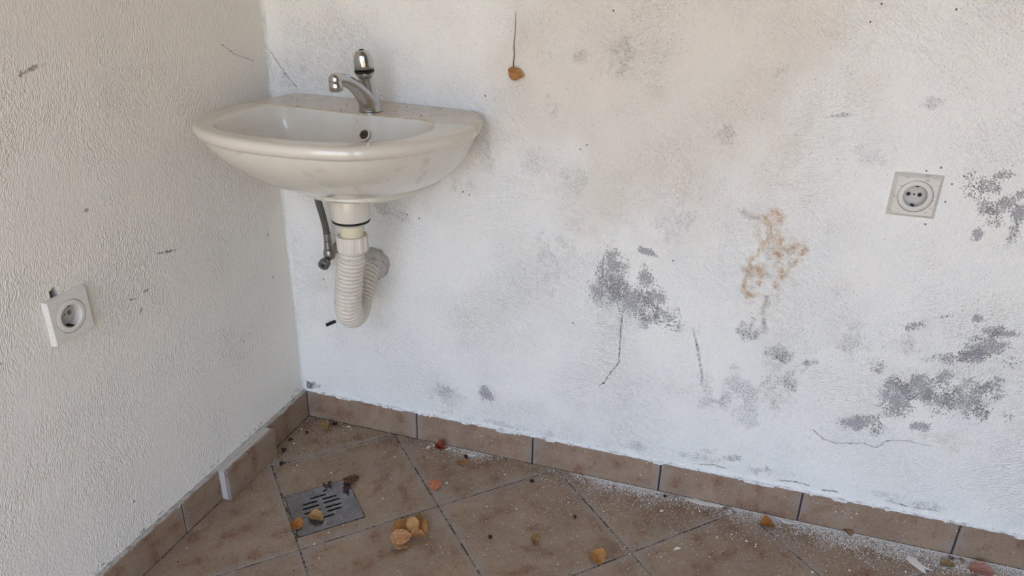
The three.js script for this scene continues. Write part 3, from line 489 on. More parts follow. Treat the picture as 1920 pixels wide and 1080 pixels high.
// ---------------------------------------------------------------- waste trap: tailpiece, nut and corrugated hose
const plasticMap = (() => { const t = new Canvas(256, 256, 1, 1); t.wrap = THREE.RepeatWrapping; t.each((x, y, k) => { const n = fbm(x * 6, y * 6, 4); t.c.set([216 + 10 * n, 207 + 10 * n, 190 + 9 * n], k * 3); t.mix(k, [160, 142, 118], 0.35 * sstep(fbm(x * 12, y * 12, 4), 0.15, 0.6)); }); return t.color(); })();
const plastic = std({ map: plasticMap, roughness: 0.42 }), hosePlastic = std({ map: (() => { const m = plasticMap.clone(); m.repeat.set(1, 3); return m; })(), roughness: 0.45 });
{
  const TX = 0.297, TZ = 0.197, t = group('waste_trap', TX, 0.40, TZ); tag(t, 'cream corrugated plastic waste hose looped under the washbasin', 'drain pipe');
  const rel = (x, y, z) => [x - TX, y - 0.40, z - TZ];
  const seal = mesh('rubber_washer', lathe([[0, -0.0035], [0.0388, -0.0035], [0.0398, -0.0015], [0.0388, 0.0005], [0, 0.0005]], 40).translate(0, 0.6665 - 0.40, 0), M.black, t); seal.userData.label = 'black rubber washer';
  mesh('flange', lathe([[0, -0.004], [0.034, -0.004], [0.0385, -0.001], [0.0388, 0.001], [0, 0.001]], 40).translate(0, 0.662 - 0.40, 0), plastic, t);
  mesh('tailpiece', lathe([[0, 0], [0.0235, 0], [0.0245, 0.008], [0.0265, 0.026], [0.0285, 0.034], [0, 0.034]], 40).translate(0, 0.626 - 0.40, 0), std({ color: 0xd8cfae, roughness: 0.45 }), t);
  const nutPts = []; for (let k = 0; k < 96; k++) { const a = k / 96 * Math.PI * 2, r = 0.0318 + 0.0014 * (Math.cos(a * 12) > 0.55 ? 1 : 0); nutPts.push([Math.cos(a) * r, Math.sin(a) * r]); }
  mesh('coupling_nut', extrude(nutPts, 0.034, 0.0018).rotateX(-Math.PI / 2).translate(0, 0.598 - 0.40, 0), plastic, t);
  const path = [[.295, .604, .198], [.292, .585, .197], [.283, .540, .195], [.275, .495, .192], [.267, .453, .185], [.262, .425, .165], [.257, .416, .140], [.252, .422, .115], [.248, .440, .095], [.245, .462, .075], [.243, .478, .055], [.241, .486, .035], [.240, .488, .02]].map((p) => rel(...p));
  const rings = 38;
  mesh('corrugated_hose', sweep(path, (s) => { const r0 = s < 0.06 ? 0.0265 : s < 0.5 ? 0.0288 : lerp(0.0288, 0.0255, (s - 0.5) * 2), w = Math.abs(((s * rings) % 1) - 0.5) * 2; return r0 + 0.0012 * Math.sqrt(Math.max(0, 1 - w * w)) - 0.0046 * Math.pow(w, 5); }, 640, 36), hosePlastic, t);
  // lumpy taped end where the hose enters the wall
  const rows = []; for (let j = 0; j <= 14; j++) { const s = j / 14, r = []; for (let k = 0; k <= 40; k++) { const a = -k / 40 * Math.PI * 2, kk = k % 40, lump = 1 + 0.10 * noise(Math.cos(a) * 2.2 + 5, Math.sin(a) * 2.2 + s * 3) + 0.05 * noise(kk * 0.8, s * 14), R = (0.026 + 0.012 * Math.sin(Math.min(1, s * 1.15) * Math.PI * 0.62)) * lump; r.push([.240 + Math.cos(a) * R - TX, .488 + Math.sin(a) * R - 0.40, -0.001 + (1 - s) * 0.046 + 0.004 * noise(a, 3) - TZ]); } rows.push(r); }
  const wrap = mesh('taped_joint', loft(rows.map((r) => r.slice().reverse())), std({ color: 0xd9d4cc, roughness: 0.85, map: (() => { const c = new Canvas(256, 256, 1, 1); c.wrap = THREE.RepeatWrapping; c.each((x, y, k) => { c.c.set([232, 228, 222], k * 3); c.mix(k, [92, 86, 78], 0.7 * sstep(fbm(x * 9, y * 16, 4), 0.22, 0.5)); }); return c.color(); })() }), t); wrap.userData.label = 'dirty white tape round the pipe end';
}

// ---------------------------------------------------------------- stop valve and braided hose
{
  const steel = std({ color: 0x9a9892, metalness: 0.9, roughness: 0.36 }), dull = std({ color: 0x84847f, metalness: 0.85, roughness: 0.42 });
  const vx = 0.140, vy = 0.513, v = group('stop_valve', vx, vy, 0); tag(v, 'tarnished chrome stop valve beside the waste hose', 'valve');
  mesh('wall_stub', aim(lathe([[0, 0], [0.0155, 0], [0.0150, 0.004], [0.0100, 0.006], [0.0100, 0.040], [0, 0.040]], 28), [0, 0, 0], [0, 0, 1]), steel, v);
  mesh('valve_body', aim(lathe([[0, 0], [0.011, 0], [0.0135, 0.004], [0.0145, 0.012], [0.0130, 0.022], [0.0105, 0.026], [0, 0.026]], 28), [0, -0.013, 0.042], [0, 1, 0.05]), steel, v);
  mesh('handwheel', aim(lathe([[0, 0], [0.008, 0], [0.008, 0.010], [0.0125, 0.012], [0.0135, 0.016], [0.0135, 0.026], [0.0122, 0.0285], [0.0052, 0.0285], [0.0046, 0.0275], [0.0044, 0.016], [0, 0.0155]], 32), [-0.002, -0.012, 0.048], [0.05, -0.32, 0.95]), dull, v);
  mesh('outlet_nut', aim(new THREE.CylinderGeometry(0.0098, 0.0105, 0.020, 6).translate(0, 0.010, 0), [0, 0.012, 0.044], [-0.02, 1, 0.03]), steel, v);
  const braid = (() => { const c = new Canvas(64, 512, 1, 1); c.wrap = THREE.RepeatWrapping; c.each((x, y, kk) => { const a = Math.sin((x * 4 + y * 60) * Math.PI * 2), b = Math.sin((x * 4 - y * 60) * Math.PI * 2); c.h[kk] = 0.5 + 0.25 * Math.max(a, b) + 0.25 * Math.min(a, b) * 0.5; }); return c.bump(0, 1); })();
  const h = group('supply_hose', 0.140, 0.545, 0.044); tag(h, 'dark braided metal supply hose running down to the stop valve', 'hose');
  const rel = (x, y, z) => [x - 0.140, y - 0.545, z - 0.044];
  const pts = [[.1395, .560, .0445], [.1385, .585, .048], [.1385, .615, .056], [.140, .645, .068], [.146, .680, .085], [.155, .717, .1]];
  mesh('braided_sleeve', sweep(pts.map((p) => rel(...p)), () => 0.0078, 120, 20), std({ color: 0x77736a, metalness: 0.75, roughness: 0.45, bumpMap: braid, bumpScale: 0.0018 }), h);
  mesh('ferrule', sweep([rel(.1398, .545, .044), rel(.1394, .566, .0452)], () => 0.0092, 8, 20), steel, h);
  const b = mesh('wall_bolt', aim(lathe([[0, 0], [0.0042, 0], [0.0044, 0.024], [0.0036, 0.0262], [0, 0.0265]], 16), [0, 0, 0], [-0.55, -0.15, 0.75]), M.black); b.position.set(0.113, 0.306, 0.0); tag(b, 'short black bolt stub sticking out of the wall below the hose loop', 'bolt');
}

// ---------------------------------------------------------------- power sockets
function socket(name, label, dirt, slope) {
  const g = group(name); tag(g, label, 'power socket');
  const W = 0.0405, t = 0.0105, m = std({ color: dirt ? 0xd5d0c6 : 0xe2ddd2, roughness: 0.38, map: (() => { const c = new Canvas(256, 256, 0.09, 0.09); c.each((x, y, k) => { c.c.set([250, 250, 248], k * 3); c.mix(k, [168, 158, 142], (dirt ? 0.55 : 0.16) * sstep(fbm(x * 60 + dirt * 7, y * 200, 4), 0.12, 0.55)); if (dirt) c.mix(k, [255, 255, 255], 0.8 * sstep(fbm(x * 130, y * 130, 3), 0.3, 0.45)); }); const T = c.color(); T.repeat.set(1 / 0.09, 1 / 0.09); T.offset.set(0.5, 0.5); return T; })() });
  const sq = (r) => [[-r, -r], [r, -r], [r, r], [-r, r]], inner = 0.0292;
  // sloping frame: outer foot at the wall, smaller face in front, round opening for the insert
  const rows = [[W, 0], [W, 0.0030], [W - slope, t - 0.0008], [W - slope - 0.0008, t]].map(([r, z]) => { const o = []; for (let k = 0; k <= 64; k++) { const s = k / 64 * 4, e = Math.floor(s) % 4, f = s - Math.floor(s), c = sq(r), p = c[e], q = c[(e + 1) % 4]; o.push([lerp(p[0], q[0], f), lerp(p[1], q[1], f), z]); } return o; });
  const side = loft(rows, (p) => [p[0], p[1]]).toNonIndexed(); side.computeVertexNormals();
  const face = new THREE.ExtrudeGeometry((() => { const s = new THREE.Shape(sq(W - slope - 0.0008).map(([x, y]) => new THREE.Vector2(x, y))); s.holes.push(circle(0, 0, inner + 0.0006)); return s; })(), { depth: 0.003, bevelEnabled: false, curveSegments: 48 }).translate(0, 0, t - 0.003);
  mesh('frame', mergeGeometries([side, face].map((q) => { for (const a of Object.keys(q.attributes)) if (!['position', 'normal', 'uv'].includes(a)) q.deleteAttribute(a); return q; })), m, g);
  mesh('gap_ring', lathe([[inner - 0.002, 0], [inner + 0.002, 0]], 48).rotateX(Math.PI / 2).translate(0, 0, t - 0.0022), std({ color: 0x5a5146, roughness: 0.9 }), g);
  const ins = mesh('insert', lathe([[0.0200, -0.006], [0.0196, t - 0.0010], [0.0203, t + 0.0004], [0.0215, t + 0.0009], [0.0262, t + 0.0006], [inner - 0.0004, t - 0.0002], [inner - 0.0001, t - 0.0012], [inner - 0.0001, t - 0.004]], 56).rotateX(Math.PI / 2).scale(1, 1, 1), m, g);
  const wall = extrude((() => { const a = []; for (let k = 0; k < 48; k++) a.push([Math.cos(k / 24 * Math.PI) * 0.0203, Math.sin(k / 24 * Math.PI) * 0.0203]); return a; })(), 0.003, 0, [circle(-0.0095, 0, 0.0029), circle(0.0095, 0, 0.0029), circle(0, 0, 0.0018)]).translate(0, 0, -0.0075);
  const back = mesh('contact_plate', wall, std({ color: 0xb9b5ac, roughness: 0.4 }), ins);
  mesh('contact_void', extrude((() => { const a = []; for (let k = 0; k < 24; k++) a.push([Math.cos(k / 12 * Math.PI) * 0.019, Math.sin(k / 12 * Math.PI) * 0.019]); return a; })(), 0.001, 0).translate(0, 0, -0.0180), std({ color: 0x4a4640, roughness: 0.8 }), ins);
  for (const s of [-1, 1]) {
    mesh('pin_collar', lathe([[0.0030, -0.0002], [0.0030, 0.0006], [0.0043, 0.0006], [0.0046, -0.0002]], 24).rotateX(Math.PI / 2).translate(s * 0.0095, 0, -0.0045), std({ color: 0x7d7a74, roughness: 0.5 }), ins);
    mesh('earth_clip', new RoundedBoxGeometry(0.0046, 0.0026, 0.0145, 1, 0.0005).translate(0, s * 0.0188, 0.0022), std({ color: 0x2c2925, metalness: 0.5, roughness: 0.6 }), ins);
  }
  return g;
}
const s1 = socket('power_socket', 'paint-smeared white wall socket beside the flaking plaster of the back wall', 1, 0.0050);
s1.position.set(BACK_SOCKET[0], BACK_SOCKET[1], 0); s1.rotation.z = 0.0;
const s2 = socket('power_socket_001', 'cream wall socket on the side wall with a black hole above it', 0, 0.0016);
s2.position.set(LEFT, LEFT_SOCKET[1], LEFT_SOCKET[0]); s2.rotation.y = Math.PI / 2;

// ---------------------------------------------------------------- floor drain
{
  const c = fromTile((DRAIN.i0 + DRAIN.i1) / 2 / S, (DRAIN.j0 + DRAIN.j1) / 2 / S), g = group('floor_drain', c[0], -0.02, c[1]); tag(g, 'square grey metal floor drain with slots, set in the tiles', 'drain');
  const hw = 0.0742;
  // local axes: p along tile direction a, q along b; drawn in x = p, y = -q and turned
  const local = (x, z) => { const [a, b] = toTile(x, z); return [a * S - (DRAIN.i0 + DRAIN.i1) / 2, b * S - (DRAIN.j0 + DRAIN.j1) / 2]; };
  const slots = [[[.2004, .308], [.2268, .2828]], [[.1957, .3335], [.2206, .3105]], [[.2045, .3473], [.2311, .3203]], [[.2162, .3587], [.2432, .333]], [[.2306, .3669], [.2534, .3426]], [[.2271, .3007], [.2521, .2778]], [[.2376, .3107], [.2642, .2853]], [[.2497, .3235], [.2767, .2978]], [[.2599, .3332], [.2847, .3097]], [[.2572, .3596], [.2803, .3359]]].map(([a, b]) => {
    const A = local(...a), B = local(...b), p = (A[0] + B[0]) / 2, q0 = Math.min(A[1], B[1]), q1 = Math.max(A[1], B[1]), r = 0.0029, h = new THREE.Path();
    h.moveTo(p - r, -q1 + r); h.absarc(p, -q1 + r, r, Math.PI, 2 * Math.PI, false); h.lineTo(p + r, -q0 - r); h.absarc(p, -q0 - r, r, 0, Math.PI, false); h.lineTo(p - r, -q1 + r);
    return h;
  });
  const tex = (() => { const t = new Canvas(512, 512, 0.15, 0.15); t.each((x, y, k) => { const n = fbm(x * 30, y * 30, 4), s = fbm(x * 18 + 4, y * 130, 3); t.c.set([126 + 16 * n + 8 * s, 122 + 16 * n + 8 * s, 122 + 15 * n + 8 * s], k * 3); t.mix(k, [92, 78, 70], 0.5 * sstep(fbm(x * 70, y * 70, 3), 0.2, 0.6)); t.mix(k, [168, 164, 160], 0.4 * sstep(fbm(x * 55 + 9, y * 55, 3), 0.3, 0.6)); t.h[k] = 0.45 + 0.45 * fbm(x * 40, y * 40, 3); }); const c = t.color(), b = t.bump(0, 1); for (const q of [c, b]) { q.repeat.set(1 / 0.15, 1 / 0.15); q.offset.set(0.5, 0.5); } return [c, b]; })();
  const plate = mesh('grating', extrude([[-hw, -hw], [hw, -hw], [hw, hw], [-hw, hw]], 0.003, 0.0006, slots).rotateX(-Math.PI / 2).translate(0, 0.0168, 0), std({ map: tex[0], metalness: 0.75, roughness: 0.55, roughnessMap: tex[1] }), g);
  mesh('drain_well', mergeGeometries([boxGeo(-hw, hw, -0.113, -0.11, -hw, hw), boxGeo(-hw, hw, -0.113, 0.0165, -hw, -hw + 0.004), boxGeo(-hw, hw, -0.113, 0.0165, hw - 0.004, hw), boxGeo(-hw, -hw + 0.004, -0.113, 0.0165, -hw, hw), boxGeo(hw - 0.004, hw, -0.113, 0.0165, -hw, hw)]), std({ color: 0x57524c, roughness: 0.8 }), g);
  g.rotation.y = -Math.atan2(GA[1], GA[0]);
}

// ---------------------------------------------------------------- fallen leaves, flakes, crumbs
const leafTex = (() => {
  const c = new Canvas(256, 256, 1, 1); c.wrap = THREE.ClampToEdgeWrapping;
  c.each((u, v, k) => {
    const x = u * 2 - 1, y = v * 2 - 1, n = fbm(u * 6, v * 6, 4), f = fbm(u * 30, v * 30, 3), mid = Math.exp(-((x / 0.03) ** 2)), side = Math.exp(-(((((y - Math.abs(x) * 0.8) * 4.3 + 40) % 1 - 0.5) / 0.09) ** 2)) * sstep(Math.abs(x), 0, 0.2);
    const t = 206 + 26 * n + 14 * f; c.c.set([t, t - 3, t - 8], k * 3);
    c.mix(k, [168, 142, 118], 0.5 * mid + 0.28 * side); c.mix(k, [120, 84, 60], 0.6 * sstep(fbm(u * 9 + 20, v * 9, 3), 0.3, 0.55)); c.mix(k, [90, 60, 40], 0.7 * sstep(noise(u * 26, v * 26), 0.68, 0.8));
  });
  return c.color();
})();
const leafMats = {};
const leafMat = (hex) => leafMats[hex] ??= std({ map: leafTex, color: hex, roughness: 0.78 });
function leafGeo({ L = 0.03, W = 0.026, cup = 0.005, fold = 0, bend = 0.003, tip = 0.2, crinkle = 0.0017, seed = 1, th = 0.0003 }) {
  const rings = 9, seg = 36, top = [], bot = [];
  const lean = Math.sin(seed * 12.9) * 0.8, height = (x, z, r, a) => cup * 0.9 * ((x + lean * z) / W * 2) ** 2 * (x + lean * z > 0 ? 1 : 0.45) + fold * Math.abs(x) / W * 2 + bend * Math.sin(z / L * 3 + seed) + crinkle * (noise(x * 150 + seed * 7, z * 150 + seed) + 0.5 * noise(x * 420 + seed, z * 420)) * (0.35 + r) - 0.0006 * Math.exp(-((x / 0.0012) ** 2));
  for (let j = 0; j <= rings; j++) {
    const r = Math.max(j / rings, 1e-3), t = [], b = [];
    for (let k = 0; k <= seg; k++) {
      const a = k / seg * Math.PI * 2, edge = (1 + tip * Math.pow(Math.max(0, Math.cos(a)), 9) - 0.07 * Math.pow(Math.max(0, -Math.cos(a)), 6)) * (1 + 0.06 * noise(Math.cos(a) * 2 + seed, Math.sin(a) * 2) + 0.03 * noise(Math.cos(a) * 7 + seed, Math.sin(a) * 7)), x = Math.sin(a) * W / 2 * r * edge, z = Math.cos(a) * L / 2 * r * edge, y = height(x, z, r, a);
      t.push([x, y + th, z]); b.push([x, y, z]);
    }
    top.push(t); bot.push(b);
  }
  const uv = (p) => [clamp(0.5 + p[0] / W * 0.9, 0, 1), clamp(0.5 + p[2] / L * 0.8, 0, 1)];
  const rim = loft([top[rings], bot[rings]], uv), A = loft(top, uv), B = loft(bot.map((r) => r.slice().reverse()), uv);
  return mergeGeometries([A, B, rim]);
}
function leaf(label, x, z, o, y = 0, grp = 'fallen leaves') {
  const g = leafGeo(o).applyMatrix4(new THREE.Matrix4().makeRotationFromEuler(new THREE.Euler(o.rx ?? 0, o.ry ?? 0, o.rz ?? 0, 'YXZ')));
  g.computeBoundingBox();
  const lift = -g.boundingBox.min.y; g.translate(0, lift, 0);
  const m = mesh(numbered('dry_leaf'), g, leafMat(o.color ?? 0xc79a62)); m.position.set(x, y + 0.0005, z);
  return tag(m, label, 'leaf', grp);
}
leaf('pale yellow folded leaf on the floor in the room corner', .0855, .0436, { L: .034, W: .022, fold: .014, cup: .002, ry: .6, rz: .25, color: 0xc9a56a, seed: 3 });
leaf('rust-red crumpled leaf against the back skirting', .4107, .0265, { L: .030, W: .026, fold: .012, cup: .006, crinkle: .004, ry: 1.2, rz: .4, color: 0xa8482c, seed: 5 });
leaf('flat tan oval leaf near the rust-red leaf', .487, .0672, { L: .029, W: .022, cup: .003, ry: 1.45, color: 0xb8894e, seed: 7, tip: .05 });
leaf('pinkish round leaf lying on a tile joint', .4591, .1715, { L: .034, W: .032, cup: .006, ry: .2, color: 0xd98d68, seed: 9, tip: .08 });
leaf('curled tan leaf lying over the slots of the floor drain', .2475, .3622, { L: .038, W: .028, cup: .007, fold: .004, ry: 1.25, color: 0xc79a5f, seed: 11 });
leaf('orange curled leaf at the corner of the floor drain', .2214, .3988, { L: .028, W: .028, cup: .009, ry: .8, rx: .35, color: 0xb9772e, seed: 13, tip: .05 });
const heap = 'heap of leaves';
leaf('pale leaf half hidden at the bottom of the leaf heap', .4706, .3796, { L: .034, W: .03, cup: .003, ry: 2.2, color: 0xcfa56c, seed: 15 }, 0, heap);
leaf('large peach round leaf at the front of the leaf heap', .4615, .3675, { L: .044, W: .043, cup: .004, bend: .003, ry: 1.9, rx: -.12, rz: .12, color: 0xdda574, seed: 17, tip: .15 }, .0065, heap);
leaf('brown leaf at the far side of the leaf heap', .4409, .3289, { L: .034, W: .03, cup: .005, ry: 2.9, color: 0xb98647, seed: 19 }, 0, heap);
leaf('small shaded leaf in the middle of the leaf heap', .4585, .3375, { L: .034, W: .028, cup: .006, ry: .4, rz: -.3, color: 0xbb8448, seed: 21 }, .001, heap);
leaf('upright tan leaf on top of the leaf heap', .4745, .3285, { L: .036, W: .03, cup: .008, ry: .5, rx: .75, rz: .2, color: 0xd6a566, seed: 23, tip: .12 }, .004, heap);
leaf('orange-brown leaf at the back of the leaf heap', .4655, .3000, { L: .034, W: .03, cup: .007, ry: 1.4, rx: -.2, color: 0xc08a4c, seed: 25 }, .0, heap);
leaf('orange leaf leaning on the leaf heap away from the drain', .4915, .3165, { L: .036, W: .032, cup: .007, ry: .9, rz: .5, color: 0xcb924f, seed: 27 }, .001, heap);
leaf('small folded tan leaf beside the large peach leaf', .4925, .3445, { L: .030, W: .027, cup: .008, fold: .006, ry: 2.1, color: 0xd29c62, seed: 29 }, .001, heap);
leaf('cupped tan leaf alone beside a crossing of tile joints', .8793, .2732, { L: .038, W: .034, cup: .012, ry: .3, rx: .25, color: 0xcb9352, seed: 31 });
leaf('orange-brown leaf on the dusty floor by the back skirting', 1.2234, .0498, { L: .030, W: .027, cup: .008, fold: .004, ry: 1.3, color: 0xb3742a, seed: 33 });
leaf('small thin yellowish leaf scrap on the open floor', .7392, .2698, { L: .024, W: .017, cup: .003, ry: .1, crinkle: .003, color: 0xa07a42, seed: 35 });
leaf('tan leaf scrap in the white dust by the skirting', 1.5917, .0492, { L: .026, W: .022, cup: .004, ry: 1.4, color: 0xb09468, seed: 37 });
leaf('pink leaf at the edge of the floor in the white dust', 1.655, .0455, { L: .046, W: .036, cup: .007, ry: 1.6, color: 0xc79484, seed: 39 });
leaf('small brown leaf scrap stuck at the foot of the skirting', 1.3955, .0165, { L: .022, W: .010, cup: .003, ry: 1.2, color: 0x9a7650, seed: 40 });
for (const [x, z, o, label] of [[.2133, .264, { L: .018, W: .010, ry: 1.4, seed: 41 }, 'dark brown petal lying on the floor drain'], [.2160, .2480, { L: .013, W: .008, ry: .9, seed: 43 }, 'tiny dark petal near the edge of the floor drain'], [.2620, .2520, { L: .020, W: .015, ry: .7, cup: .005, seed: 45 }, 'dark red crumpled petal beside the brown clump']]) leaf(label, x, z, { color: 0x6a4038, crinkle: .003, cup: .002, ...o }, 0, 'withered petals');
// withered clump on the corner of the drain
function crumb(r, seed, flat = 0.7, rough = 0.45) {
  const g = new THREE.IcosahedronGeometry(r, 2), P = g.attributes.position;
  for (let k = 0; k < P.count; k++) { const v = new THREE.Vector3().fromBufferAttribute(P, k), n = v.clone().normalize(), s = 1 + rough * noise(n.x * 2.2 + seed, n.y * 2.2 + n.z * 1.7) + rough * 0.5 * noise(n.x * 5 + seed, n.z * 5 - n.y * 4); v.multiplyScalar(s); P.setXYZ(k, v.x, v.y * flat, v.z); }
  g.computeVertexNormals(); g.computeBoundingBox(); g.translate(0, -g.boundingBox.min.y, 0);
  return g;
}
{
  const g = group('withered_flower', .2562, .0004, .222); tag(g, 'dry reddish-brown flower clump on the corner of the floor drain', 'dry flower');
  const m = std({ color: 0x5a3626, roughness: 0.95 }), st = std({ color: 0x8d6a48, roughness: 0.9 });
  mesh('petals', mergeGeometries([[0, 0, .008, 1], [.009, -.006, .007, 2], [-.007, .006, .007, 3], [.004, .010, .006, 4], [.013, -.012, .005, 5]].map(([x, z, r, s]) => crumb(r, s * 3.3, .75, .8).translate(x, 0, z))), m, g);
  for (let k = 0; k < 9; k++) { const a = k * 2.4, r = .006 + .006 * rnd(); mesh('stalk', sweep([[0, .004, 0], [Math.cos(a) * r * .6, .010 + .004 * rnd(), Math.sin(a) * r * .6], [Math.cos(a) * r * 1.4, .006 * rnd() + .003, Math.sin(a) * r * 1.4]], () => .0005, 8, 5), st, g); }
}
const dirtMat = std({ color: 0x2e261e, roughness: 0.95 }), seedMat = std({ color: 0x2e1a14, roughness: 0.7 });
for (const [x, z, r, f, label] of [[.6755, .0808, .0052, .8, 'black pellet below the second skirting joint'], [.8048, .1678, .0042, .7, 'dark red seed on the open floor among white specks'], [.6425, .2913, .0055, .4, 'dark brown seed husk on the open floor'], [.4875, .0405, .0052, .6, 'black crumb in white flakes beside the skirting'], [.0491, .0853, .0052, .6, 'round black pellet on the corner tile'], [.9915, .0255, .004, .6, 'small dark crumb in the band of white dust'], [.0268, .1264, .0050, .5, 'dark crumb close to the side skirting'], [.0355, .172, .0072, .7, 'black mould tuft at the end of the pipe box'], [.0625, .2165, .0075, .6, 'black mould tuft on the joint by the pipe box'], [.0955, .0190, .0085, .45, 'flat dark dirt clot under the back skirting']]) { const m = mesh(numbered('dirt_crumb'), r > .0068 ? mergeGeometries([0, 1, 2, 3, 4, 5, 6].map((q) => crumb(r * (.28 + .05 * (q % 3)), x * 91 + q, f, .9).translate(r * 1.1 * noise(q * 3.3, x * 40), 0, r * 1.1 * noise(x * 40, q * 2.7 + 9)))) : crumb(r * .8, x * 91, f, .9), r < .0056 && x > .6 ? seedMat : dirtMat); m.position.set(x, .0003, z); m.rotation.y = x * 40; tag(m, label, 'crumb', 'dark crumbs on the floor'); }

// loose paint flakes large enough to pick up
const paintMat = std({ color: 0xe6e2da, roughness: 0.9 });
function flakeGeo(L, W, seed) {
  const pts = []; for (let k = 0; k < 18; k++) { const a = k / 18 * Math.PI * 2, r = 1 + 0.8 * noise(Math.cos(a) * 1.6 + seed, Math.sin(a) * 1.6 + seed * 2) + 0.35 * noise(Math.cos(a) * 5 + seed, Math.sin(a) * 5); pts.push([Math.cos(a) * L / 2 * r, Math.sin(a) * W / 2 * r]); }
  return extrude(pts, 0.0009, 0.0002).rotateX(-Math.PI / 2);
}
for (const [x, z, L, W, ry, label] of [[1.5345, .067, .048, .020, -.75, 'large curved white paint flake on the dusty floor'], [1.080, .0170, .070, .014, -.06, 'long white paint flake lying along the back skirting'], [1.268, .0215, .030, .008, -.2, 'narrow white flake near the orange-brown leaf'], [.4975, .0300, .022, .012, .3, 'white flake beside the black crumb at the skirting'], [.394, .0195, .015, .009, .5, 'white flake beside the rust-red leaf'], [.4325, .0215, .018, .005, .9, 'thin white splinter leaning by the rust-red leaf'], [.1385, .0200, .012, .007, .2, 'pale flake on the corner tile below the back skirting'], [.9905, .0790, .010, .006, .4, 'white chip on the middle of a dusty tile'], [1.038, .190, .012, .006, .7, 'white chip pair in front of the crossing joints'], [.3795, .0330, .013, .006, 1.1, 'slanted white splinter near the first skirting joint']]) { const m = mesh(numbered('paint_flake'), flakeGeo(L, W, x * 31), paintMat); m.position.set(x, .0004, z); m.rotation.y = ry; m.rotation.z = 0.015; tag(m, label, 'paint flake', 'paint flakes on the floor'); }

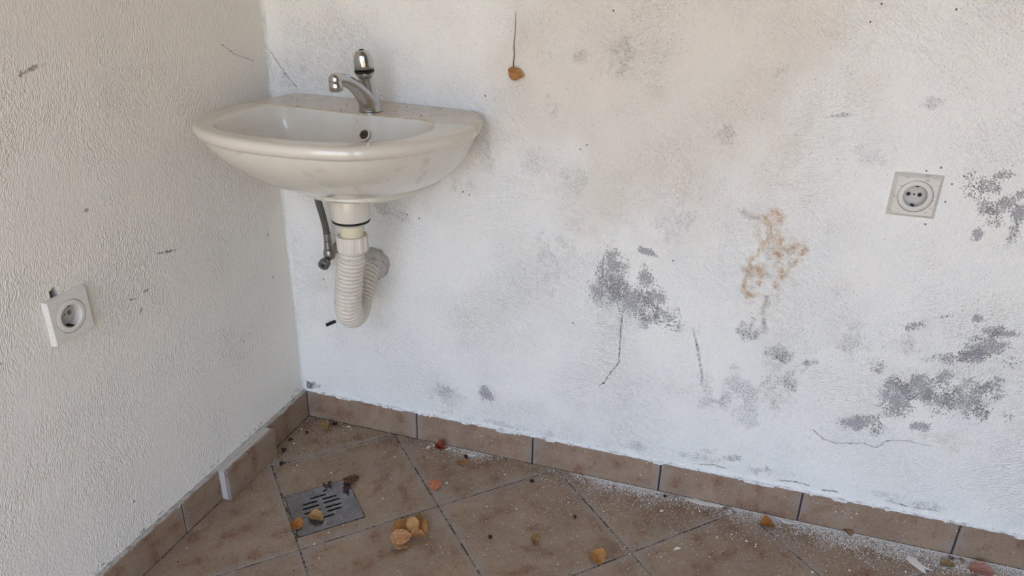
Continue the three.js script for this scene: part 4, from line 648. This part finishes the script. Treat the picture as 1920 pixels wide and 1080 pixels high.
// dust and specks of paint: too many to count
function scatter(name, label, category, geo, mat, list) {
  const im = new THREE.InstancedMesh(geo, mat, list.length); im.name = name; im.castShadow = im.receiveShadow = true;
  const q = new THREE.Quaternion(), e = new THREE.Euler(), m4 = new THREE.Matrix4();
  list.forEach(([x, y, z, s, f], k) => { e.set(rnd() * 0.5, rnd() * 6.28, rnd() * 0.5); q.setFromEuler(e); im.setMatrixAt(k, m4.compose(new THREE.Vector3(x, y, z), q, new THREE.Vector3(s, s * (f ?? 0.5), s * (0.6 + 0.5 * rnd())))); });
  im.userData = { kind: 'stuff', label, category }; scene.add(im);
  return im;
}
const speckGeo = new THREE.IcosahedronGeometry(0.5, 0);
{
  const density = (x, z) => {                                 // 0 .. 1, read off the photograph: a band of crumbled paint below the wet wall
    const n = fbm(x * 9, z * 9, 3), n2 = fbm(x * 28 + 7, z * 28, 2), band = (c, w) => Math.exp(-(Math.max(0, (z - c) / w) ** 1.5));
    let d = 0.010 + 0.020 * sstep(x, 0.45, 0.9) * band(0.05, 0.12);
    d += 0.10 * sstep(x, 0.62, 0.85) * band(0.03, 0.05) * (0.6 + n);
    d += 0.85 * sstep(x, 0.74, 0.86) * (1 - sstep(x, 0.92, 1.06)) * band(0.012, 0.028) * (0.55 + 0.9 * n2);
    d += 0.75 * sstep(x, 0.98, 1.14) * band(0.014, 0.020) * (0.55 + 0.9 * n2);
    d += 1.3 * sstep(x, 1.24, 1.40) * band(0.028, 0.034) * (0.5 + 1.0 * n2);
    d += 0.22 * Math.exp(-(((x - 0.49) / 0.05) ** 2)) * band(0.03, 0.015) + 0.05 * sstep(x, 0.33, 0.40) * (1 - sstep(x, 0.5, 0.62)) * band(0.02, 0.03);
    return clamp(d, 0, 1);
  };
  const fine = [], bits = [];
  for (let k = 0; k < 420000 && fine.length < 62000; k++) { const x = 0.012 + rnd() * 1.95, z = 0.0105 + Math.pow(rnd(), 1.8) * 0.5; if (rnd() * (0.25 + 0.75 * Math.pow(z / 0.5, 0.44)) < density(x, z)) fine.push([x, 0.0003, z, 0.0006 + 0.0014 * Math.pow(rnd(), 3), 0.6]); }
  for (let k = 0; k < 9000 && bits.length < 900; k++) { const x = 0.02 + rnd() * 1.9, z = 0.011 + Math.pow(rnd(), 1.6) * 0.55; if (rnd() < 0.05 + density(x, z)) bits.push([x, 0.0004, z, 0.0016 + 0.0038 * Math.pow(rnd(), 3), 0.3]); }
  scatter('paint_dust', 'white crumbled paint dust along the back skirting', 'dust', speckGeo, paintMat, fine);
  scatter('paint_specks', 'small white specks of paint scattered over the tiles', 'paint specks', speckGeo, paintMat, bits);
  const dark = [];
  for (let k = 0; k < 620; k++) { const c = k < 400; const x = c ? 0.02 + Math.abs(noise(k * 0.37, 2)) * 0.3 : 0.02 + rnd() * 1.6, z = c ? 0.012 + rnd() * 0.2 : 0.012 + rnd() * 0.7; dark.push([x, 0.0003, z, 0.0007 + 0.0030 * Math.pow(rnd(), 3), 0.5]); }
  scatter('dirt_specks', 'fine dark dirt specks strewn over the tiles', 'dirt', speckGeo, dirtMat, dark);
  const onSink = [], onSinkDark = [], yDeck = (x, z) => BY - 0.0028 + 0.0035 * sstep(0.05 - z, 0, 0.03) + TILT * (x - 0.295);
  for (let k = 0; k < 620; k++) { const x = 0.07 + rnd() * 0.43, z = 0.012 + rnd() * 0.112; if (rnd() < 0.25 + 0.75 * sstep(x, 0.22, 0.34)) onSink.push([x, yDeck(x, z), z, 0.0007 + 0.0021 * Math.pow(rnd(), 3), 0.4]); }
  for (let k = 0; k < 150; k++) { const x = 0.06 + rnd() * 0.42, z = 0.012 + rnd() * 0.112; onSinkDark.push([x, yDeck(x, z), z, 0.0008 + 0.0032 * Math.pow(rnd(), 4), 0.5]); }
  scatter('basin_dust', 'white paint crumbs lying on the washbasin ledge', 'dust', speckGeo, paintMat, onSink);
  scatter('basin_dirt', 'brown dirt crumbs lying on the washbasin ledge', 'dirt', speckGeo, std({ color: 0x4a3222, roughness: 0.95 }), onSinkDark);
  const stuck = [];
  for (let k = 0; k < 260; k++) { const x = 0.35 + rnd() * 1.4, y = 0.006 + Math.pow(rnd(), 0.55) * 0.07; stuck.push([x, y, SK + 0.0002, 0.0008 + 0.0030 * Math.pow(rnd(), 4), 0.9]); }
  for (let k = 0; k < 14; k++) stuck.push([1.36 + rnd() * 0.05, 0.03 + rnd() * 0.035, SK + 0.0002, 0.002 + 0.004 * rnd(), 0.9]);
  scatter('skirting_specks', 'white paint specks stuck to the back skirting', 'paint specks', new THREE.IcosahedronGeometry(0.5, 0).scale(1, 1, 0.3), paintMat, stuck);
}

// ---------------------------------------------------------------- the leaf that hangs on the wall by a cobweb
{
  const g = group('hanging_leaf', .588, .9544, .001); tag(g, 'dry brown leaf hanging on the back wall by a dusty thread', 'leaf');
  const l = leafGeo({ L: .032, W: .027, cup: .006, fold: .004, tip: .28, seed: 51 }).rotateX(Math.PI / 2).rotateZ(1.45);
  l.computeBoundingBox(); l.translate(0, 0, -l.boundingBox.min.z + 0.0005);
  mesh('blade', l, leafMat(0xd29a5e), g);
  mesh('thread', sweep([[-.0035, .009, .003], [-.0045, .022, .002], [-.0030, .034, .0015], [-.0045, .052, .0012], [-.0025, .080, .001], [-.0020, .118, .0008]], (s) => .0011 * (1 - s) + .0003, 60, 8), std({ color: 0x6f655a, roughness: 0.95 }), g);
}

renderer.render(scene, camera);
